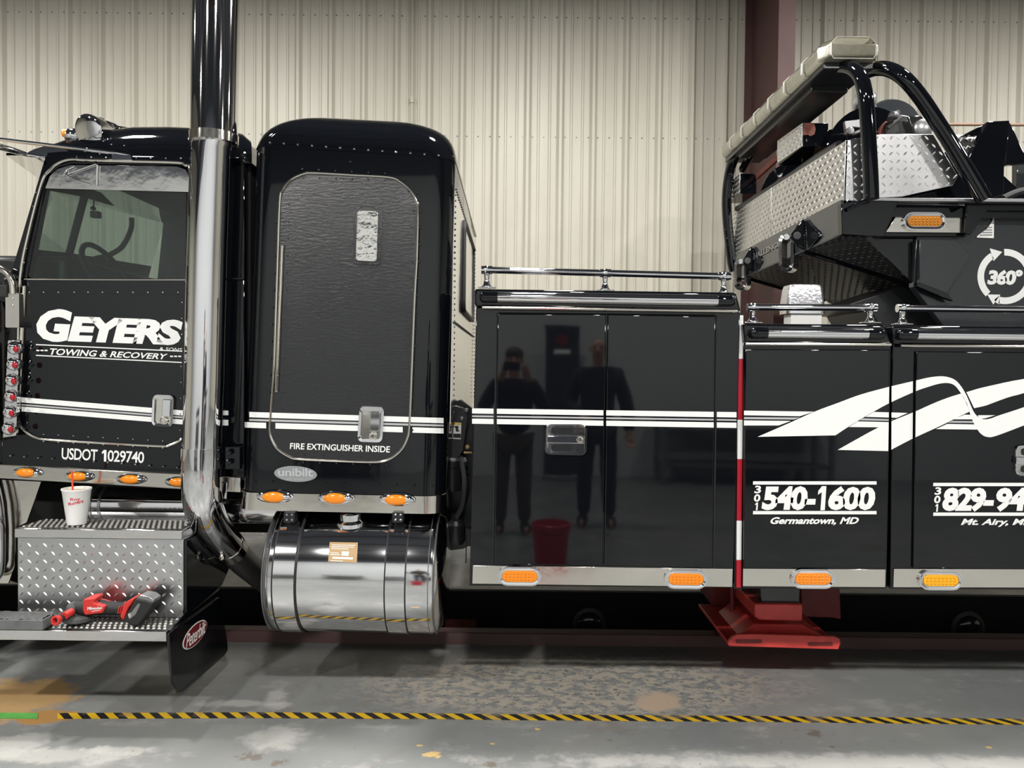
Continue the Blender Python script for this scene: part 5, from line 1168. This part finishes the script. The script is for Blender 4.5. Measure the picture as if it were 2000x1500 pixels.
for j in range(9):
    r_ = []
    for i in range(25):
        u_, v_ = i/24, j/8; a_ = V(bil([low[0], low[1], low[3], low[4]], u_, v_)); r_.append(a_+V((0, 0, th*.18+random.random()*th*.22)))
    g_.append(r_)
mb.loft(g_, cap=False, closed=False); mb.build('grit', 'grit', tray, kind='stuff')
# ------------------------------------------------------------------ people and things across the bay, seen in the paint
def skin_mesh(name, verts, edges, mat, parent, root=0, sub=2):
    me = bpy.data.meshes.new(name); me.from_pydata([v[0] for v in verts], edges, []); o = bpy.data.objects.new(name, me); C.objects.link(o)
    o.modifiers.new('skin', 'SKIN').use_smooth_shade = True
    for i, v in enumerate(verts):
        r = v[1] if isinstance(v[1], tuple) else (v[1], v[1]); me.skin_vertices[0].data[i].radius = r; me.skin_vertices[0].data[i].use_root = (i == root)
    s = o.modifiers.new('sub', 'SUBSURF'); s.levels = s.render_levels = sub
    me.materials.append(MATS[mat]); attach(o, parent); return o
def person(loc, rz, hgt, arms, label, hair, trousers, cap=False):
    root = thing('person', label, 'person', loc); root.rotation_euler = (0, 0, rz); s = hgt/1.78
    BASE.pop(root.name)
    J = {'pel': (0, 0, .95), 'wai': (0, .01, 1.12), 'che': (0, 0, 1.32), 'nek': (0, 0, 1.50), 'nk2': (0, .01, 1.555), 'hd1': (0, .03, 1.62), 'hd2': (0, .025, 1.70), 'hd3': (0, .005, 1.755)}
    R = {'pel': (.15, .11), 'wai': (.14, .105), 'che': (.165, .11), 'nek': .06, 'nk2': .055, 'hd1': (.066, .078), 'hd2': (.074, .088), 'hd3': (.05, .06)}
    E = [('pel', 'wai'), ('wai', 'che'), ('che', 'nek'), ('nek', 'nk2'), ('nk2', 'hd1'), ('hd1', 'hd2'), ('hd2', 'hd3')]
    for k, sx in (('l', -1), ('r', 1)):
        J.update({'hip'+k: (sx*.10, 0, .88), 'kne'+k: (sx*.11, .02, .50), 'ank'+k: (sx*.12, -.01, .09), 'toe'+k: (sx*.14, .15, .035), 'sho'+k: (sx*.19, -.01, 1.42)})
        R.update({'hip'+k: .088, 'kne'+k: .062, 'ank'+k: .045, 'toe'+k: (.045, .032), 'sho'+k: .062})
        el, wr = arms[k]; J['elb'+k] = el; J['wri'+k] = wr; R['elb'+k] = .043; R['wri'+k] = .03
        d = (V(wr)-V(el)).normalized(); pm_ = V(wr)+d*.07; J['pal'+k] = tuple(pm_); R['pal'+k] = (.036, .020)
        E += [('pel', 'hip'+k), ('hip'+k, 'kne'+k), ('kne'+k, 'ank'+k), ('ank'+k, 'toe'+k), ('che', 'sho'+k), ('sho'+k, 'elb'+k), ('elb'+k, 'wri'+k), ('wri'+k, 'pal'+k)]
        side = d.cross(V((0, 0, 1)));  side = side.normalized() if side.length > .1 else V((1, 0, 0)); nrm = side.cross(d)
        for i, (off, L_) in enumerate(((-.028, .06), (-.010, .075), (.009, .07), (.027, .055))):
            a = pm_+side*off+d*.02; b = a+d*L_*.5+nrm*.008; c = b+d*L_*.4+nrm*.028
            for nme, p, r in (('a', a, .011), ('b', b, .0095), ('c', c, .008)): J['f%s%d%s' % (k, i, nme)] = tuple(p); R['f%s%d%s' % (k, i, nme)] = r
            E += [('pal'+k, 'f%s%da' % (k, i)), ('f%s%da' % (k, i), 'f%s%db' % (k, i)), ('f%s%db' % (k, i), 'f%s%dc' % (k, i))]
        a = V(wr)+d*.03+side*.035*-sx; b = a+d*.03+side*.025*-sx+nrm*.012; J['t%sa' % k] = tuple(a); J['t%sb' % k] = tuple(b); R['t%sa' % k] = .013; R['t%sb' % k] = .010
        E += [('wri'+k, 't%sa' % k), ('t%sa' % k, 't%sb' % k)]
    def sub_(keys, grow, zmin=-9):
        idx = {k: i for i, k in enumerate(keys)}
        vs = [(tuple(c*s for c in J[k]), tuple(x*s+grow for x in (R[k] if isinstance(R[k], tuple) else (R[k], R[k])))) for k in keys]
        return vs, [(idx[a], idx[b]) for a, b in E if a in idx and b in idx]
    keys = list(J); keep = dict(R)
    for q in ('pel', 'wai', 'che', 'hipl', 'hipr', 'shol', 'shor', 'knel', 'kner', 'elbl', 'elbr'): R[q] = tuple(x*.6 for x in (R[q] if isinstance(R[q], tuple) else (R[q], R[q])))
    vs, es = sub_(keys, 0); R.update(keep); body = skin_mesh('body', vs, es, 'skin', root)
    jk = ['pel', 'wai', 'che', 'nek']+[a+k for k in 'lr' for a in ('sho', 'elb', 'wri')]; vs, es = sub_(jk, .03); skin_mesh('jacket', vs, es, 'dark_cloth', root)
    tk = ['pel']+[a+k for k in 'lr' for a in ('hip', 'kne', 'ank')]; vs, es = sub_(tk, .02); skin_mesh('trousers', vs, es, trousers, root)
    for k in 'lr':
        vs, es = sub_(['ank'+k, 'toe'+k], .012); skin_mesh('shoe', vs, es, 'black_rubber', root)
    f = MB(); hz = 1.675*s
    f.lathe((0, .115*s, hz-.012), (0, .35, -1), [(-.035, .006), (.0, .013), (.012, .015), (.018, .006)], 8)
    for sx in (-1, 1): f.ell((sx*.078*s, .02, hz), .012, .02, .032, 8, 6)
    o = f.build('face_features', 'skin'); o.parent = root
    e = MB()
    for sx in (-1, 1): e.ell((sx*.032*s, .112*s, hz+.018), .013, .006, .008, 8, 6)
    e.ell((0, .112*s, hz-.062), .024, .006, .006, 8, 6); o = e.build('eyes_and_mouth', 'brown_cloth'); o.parent = root
    if hair:
        h = MB(); h.ell((0, 0, hz+.055), .088*s, .102*s, .075*s, 16, 10); o = h.build('hair', hair); o.parent = root
    return root
ph_ = person((0.02, -.40, 0), 0, 1.76, {'l': ((-.30, .10, 1.20), (-.13, .32, 1.50)), 'r': ((.30, .10, 1.20), (.14, .32, 1.50))}, 'person in dark jacket and brown trousers holding up a phone, mirrored in the box doors', 'brown_cloth', 'brown_cloth')
person((.86, -.75, 0), .12, 1.90, {'l': ((-.27, .02, 1.15), (-.14, .20, 1.05)), 'r': ((.28, .0, 1.14), (.30, .10, .90))}, 'bald bearded person in dark jacket, mirrored in the box door', None, 'dark_cloth')
mb = MB(); mb.prism([V((x, -.014, z)) for x, z in rrect(-.075, 1.562, .075, 1.638, .01)], (0, .008, 0)); ph2 = tag(mb.build('phone', 'black_satin'), 'black phone held sideways by the person in brown trousers', 'phone')
# red bucket
bk = thing('bucket', 'red plastic bucket on the floor, mirrored low in the long box doors', 'bucket', (.33, .75, 0))
mb = MB(); mb.lathe((.33, .75, 0), (0, 0, 1), [(0, .10), (0, .125), (.27, .148), (.275, .158), (.33, .160), (.335, .152), (.32, .148), (.01, .118), (.01, .001)], 32); mb.build('bucket_body', 'bucket_red', bk)
mb = MB(); mb.tube([V((.33+.16*math.cos(a), .75-.03, .30-.16*math.sin(a)*.9)) for a in [PI*k/16 for k in range(17)]], .003, 6); mb.build('bucket_handle', 'grey_metal', bk)
# standing banner
bn = thing('banner', 'tall black banner with red disc and white line, standing by far wall', 'banner', (.7, Y0+.4, 0))
mb = MB().box((.46, Y0+.40, .08), (.93, Y0+.41, 2.18)); mb.build('cloth', 'dark_cloth', bn); MB().box((.44, Y0+.32, 0), (.95, Y0+.50, .08)).build('stand', 'grey_metal', bn, bevel=.01)
MB().lathe((.695, Y0+.411, 1.98), (0, 1, 0), [(0, .08), (.003, .08)], 24).build('disc', 'badge_red', bn); MB().box((.58, Y0+.411, 1.78), (.81, Y0+.414, 1.84)).build('white_line', 'paper_white', bn)
# work bench with clutter under the far wall
for i, (x0, x1) in enumerate(((2.0, 4.4), (-3.6, -1.4))):
    wbn = thing('work_bench', ('long dark work bench against far wall, right of the banner', 'long dark work bench against far wall, left of the banner')[i], 'bench', ((x0+x1)/2, Y0+.5, 0), 'work benches')
    MB().box((x0, Y0+.15, .86), (x1, Y0+.85, .92)).build('bench_top', 'black_rubber', wbn, bevel=.005); MB().box((x0+.05, Y0+.2, .25), (x1-.05, Y0+.8, .28)).build('shelf', 'grit', wbn)
    for x in (x0+.04, x1-.1):
        for y in (Y0+.17, Y0+.77): MB().box((x, y, 0), (x+.06, y+.06, .86)).build('leg', 'grey_metal', wbn)
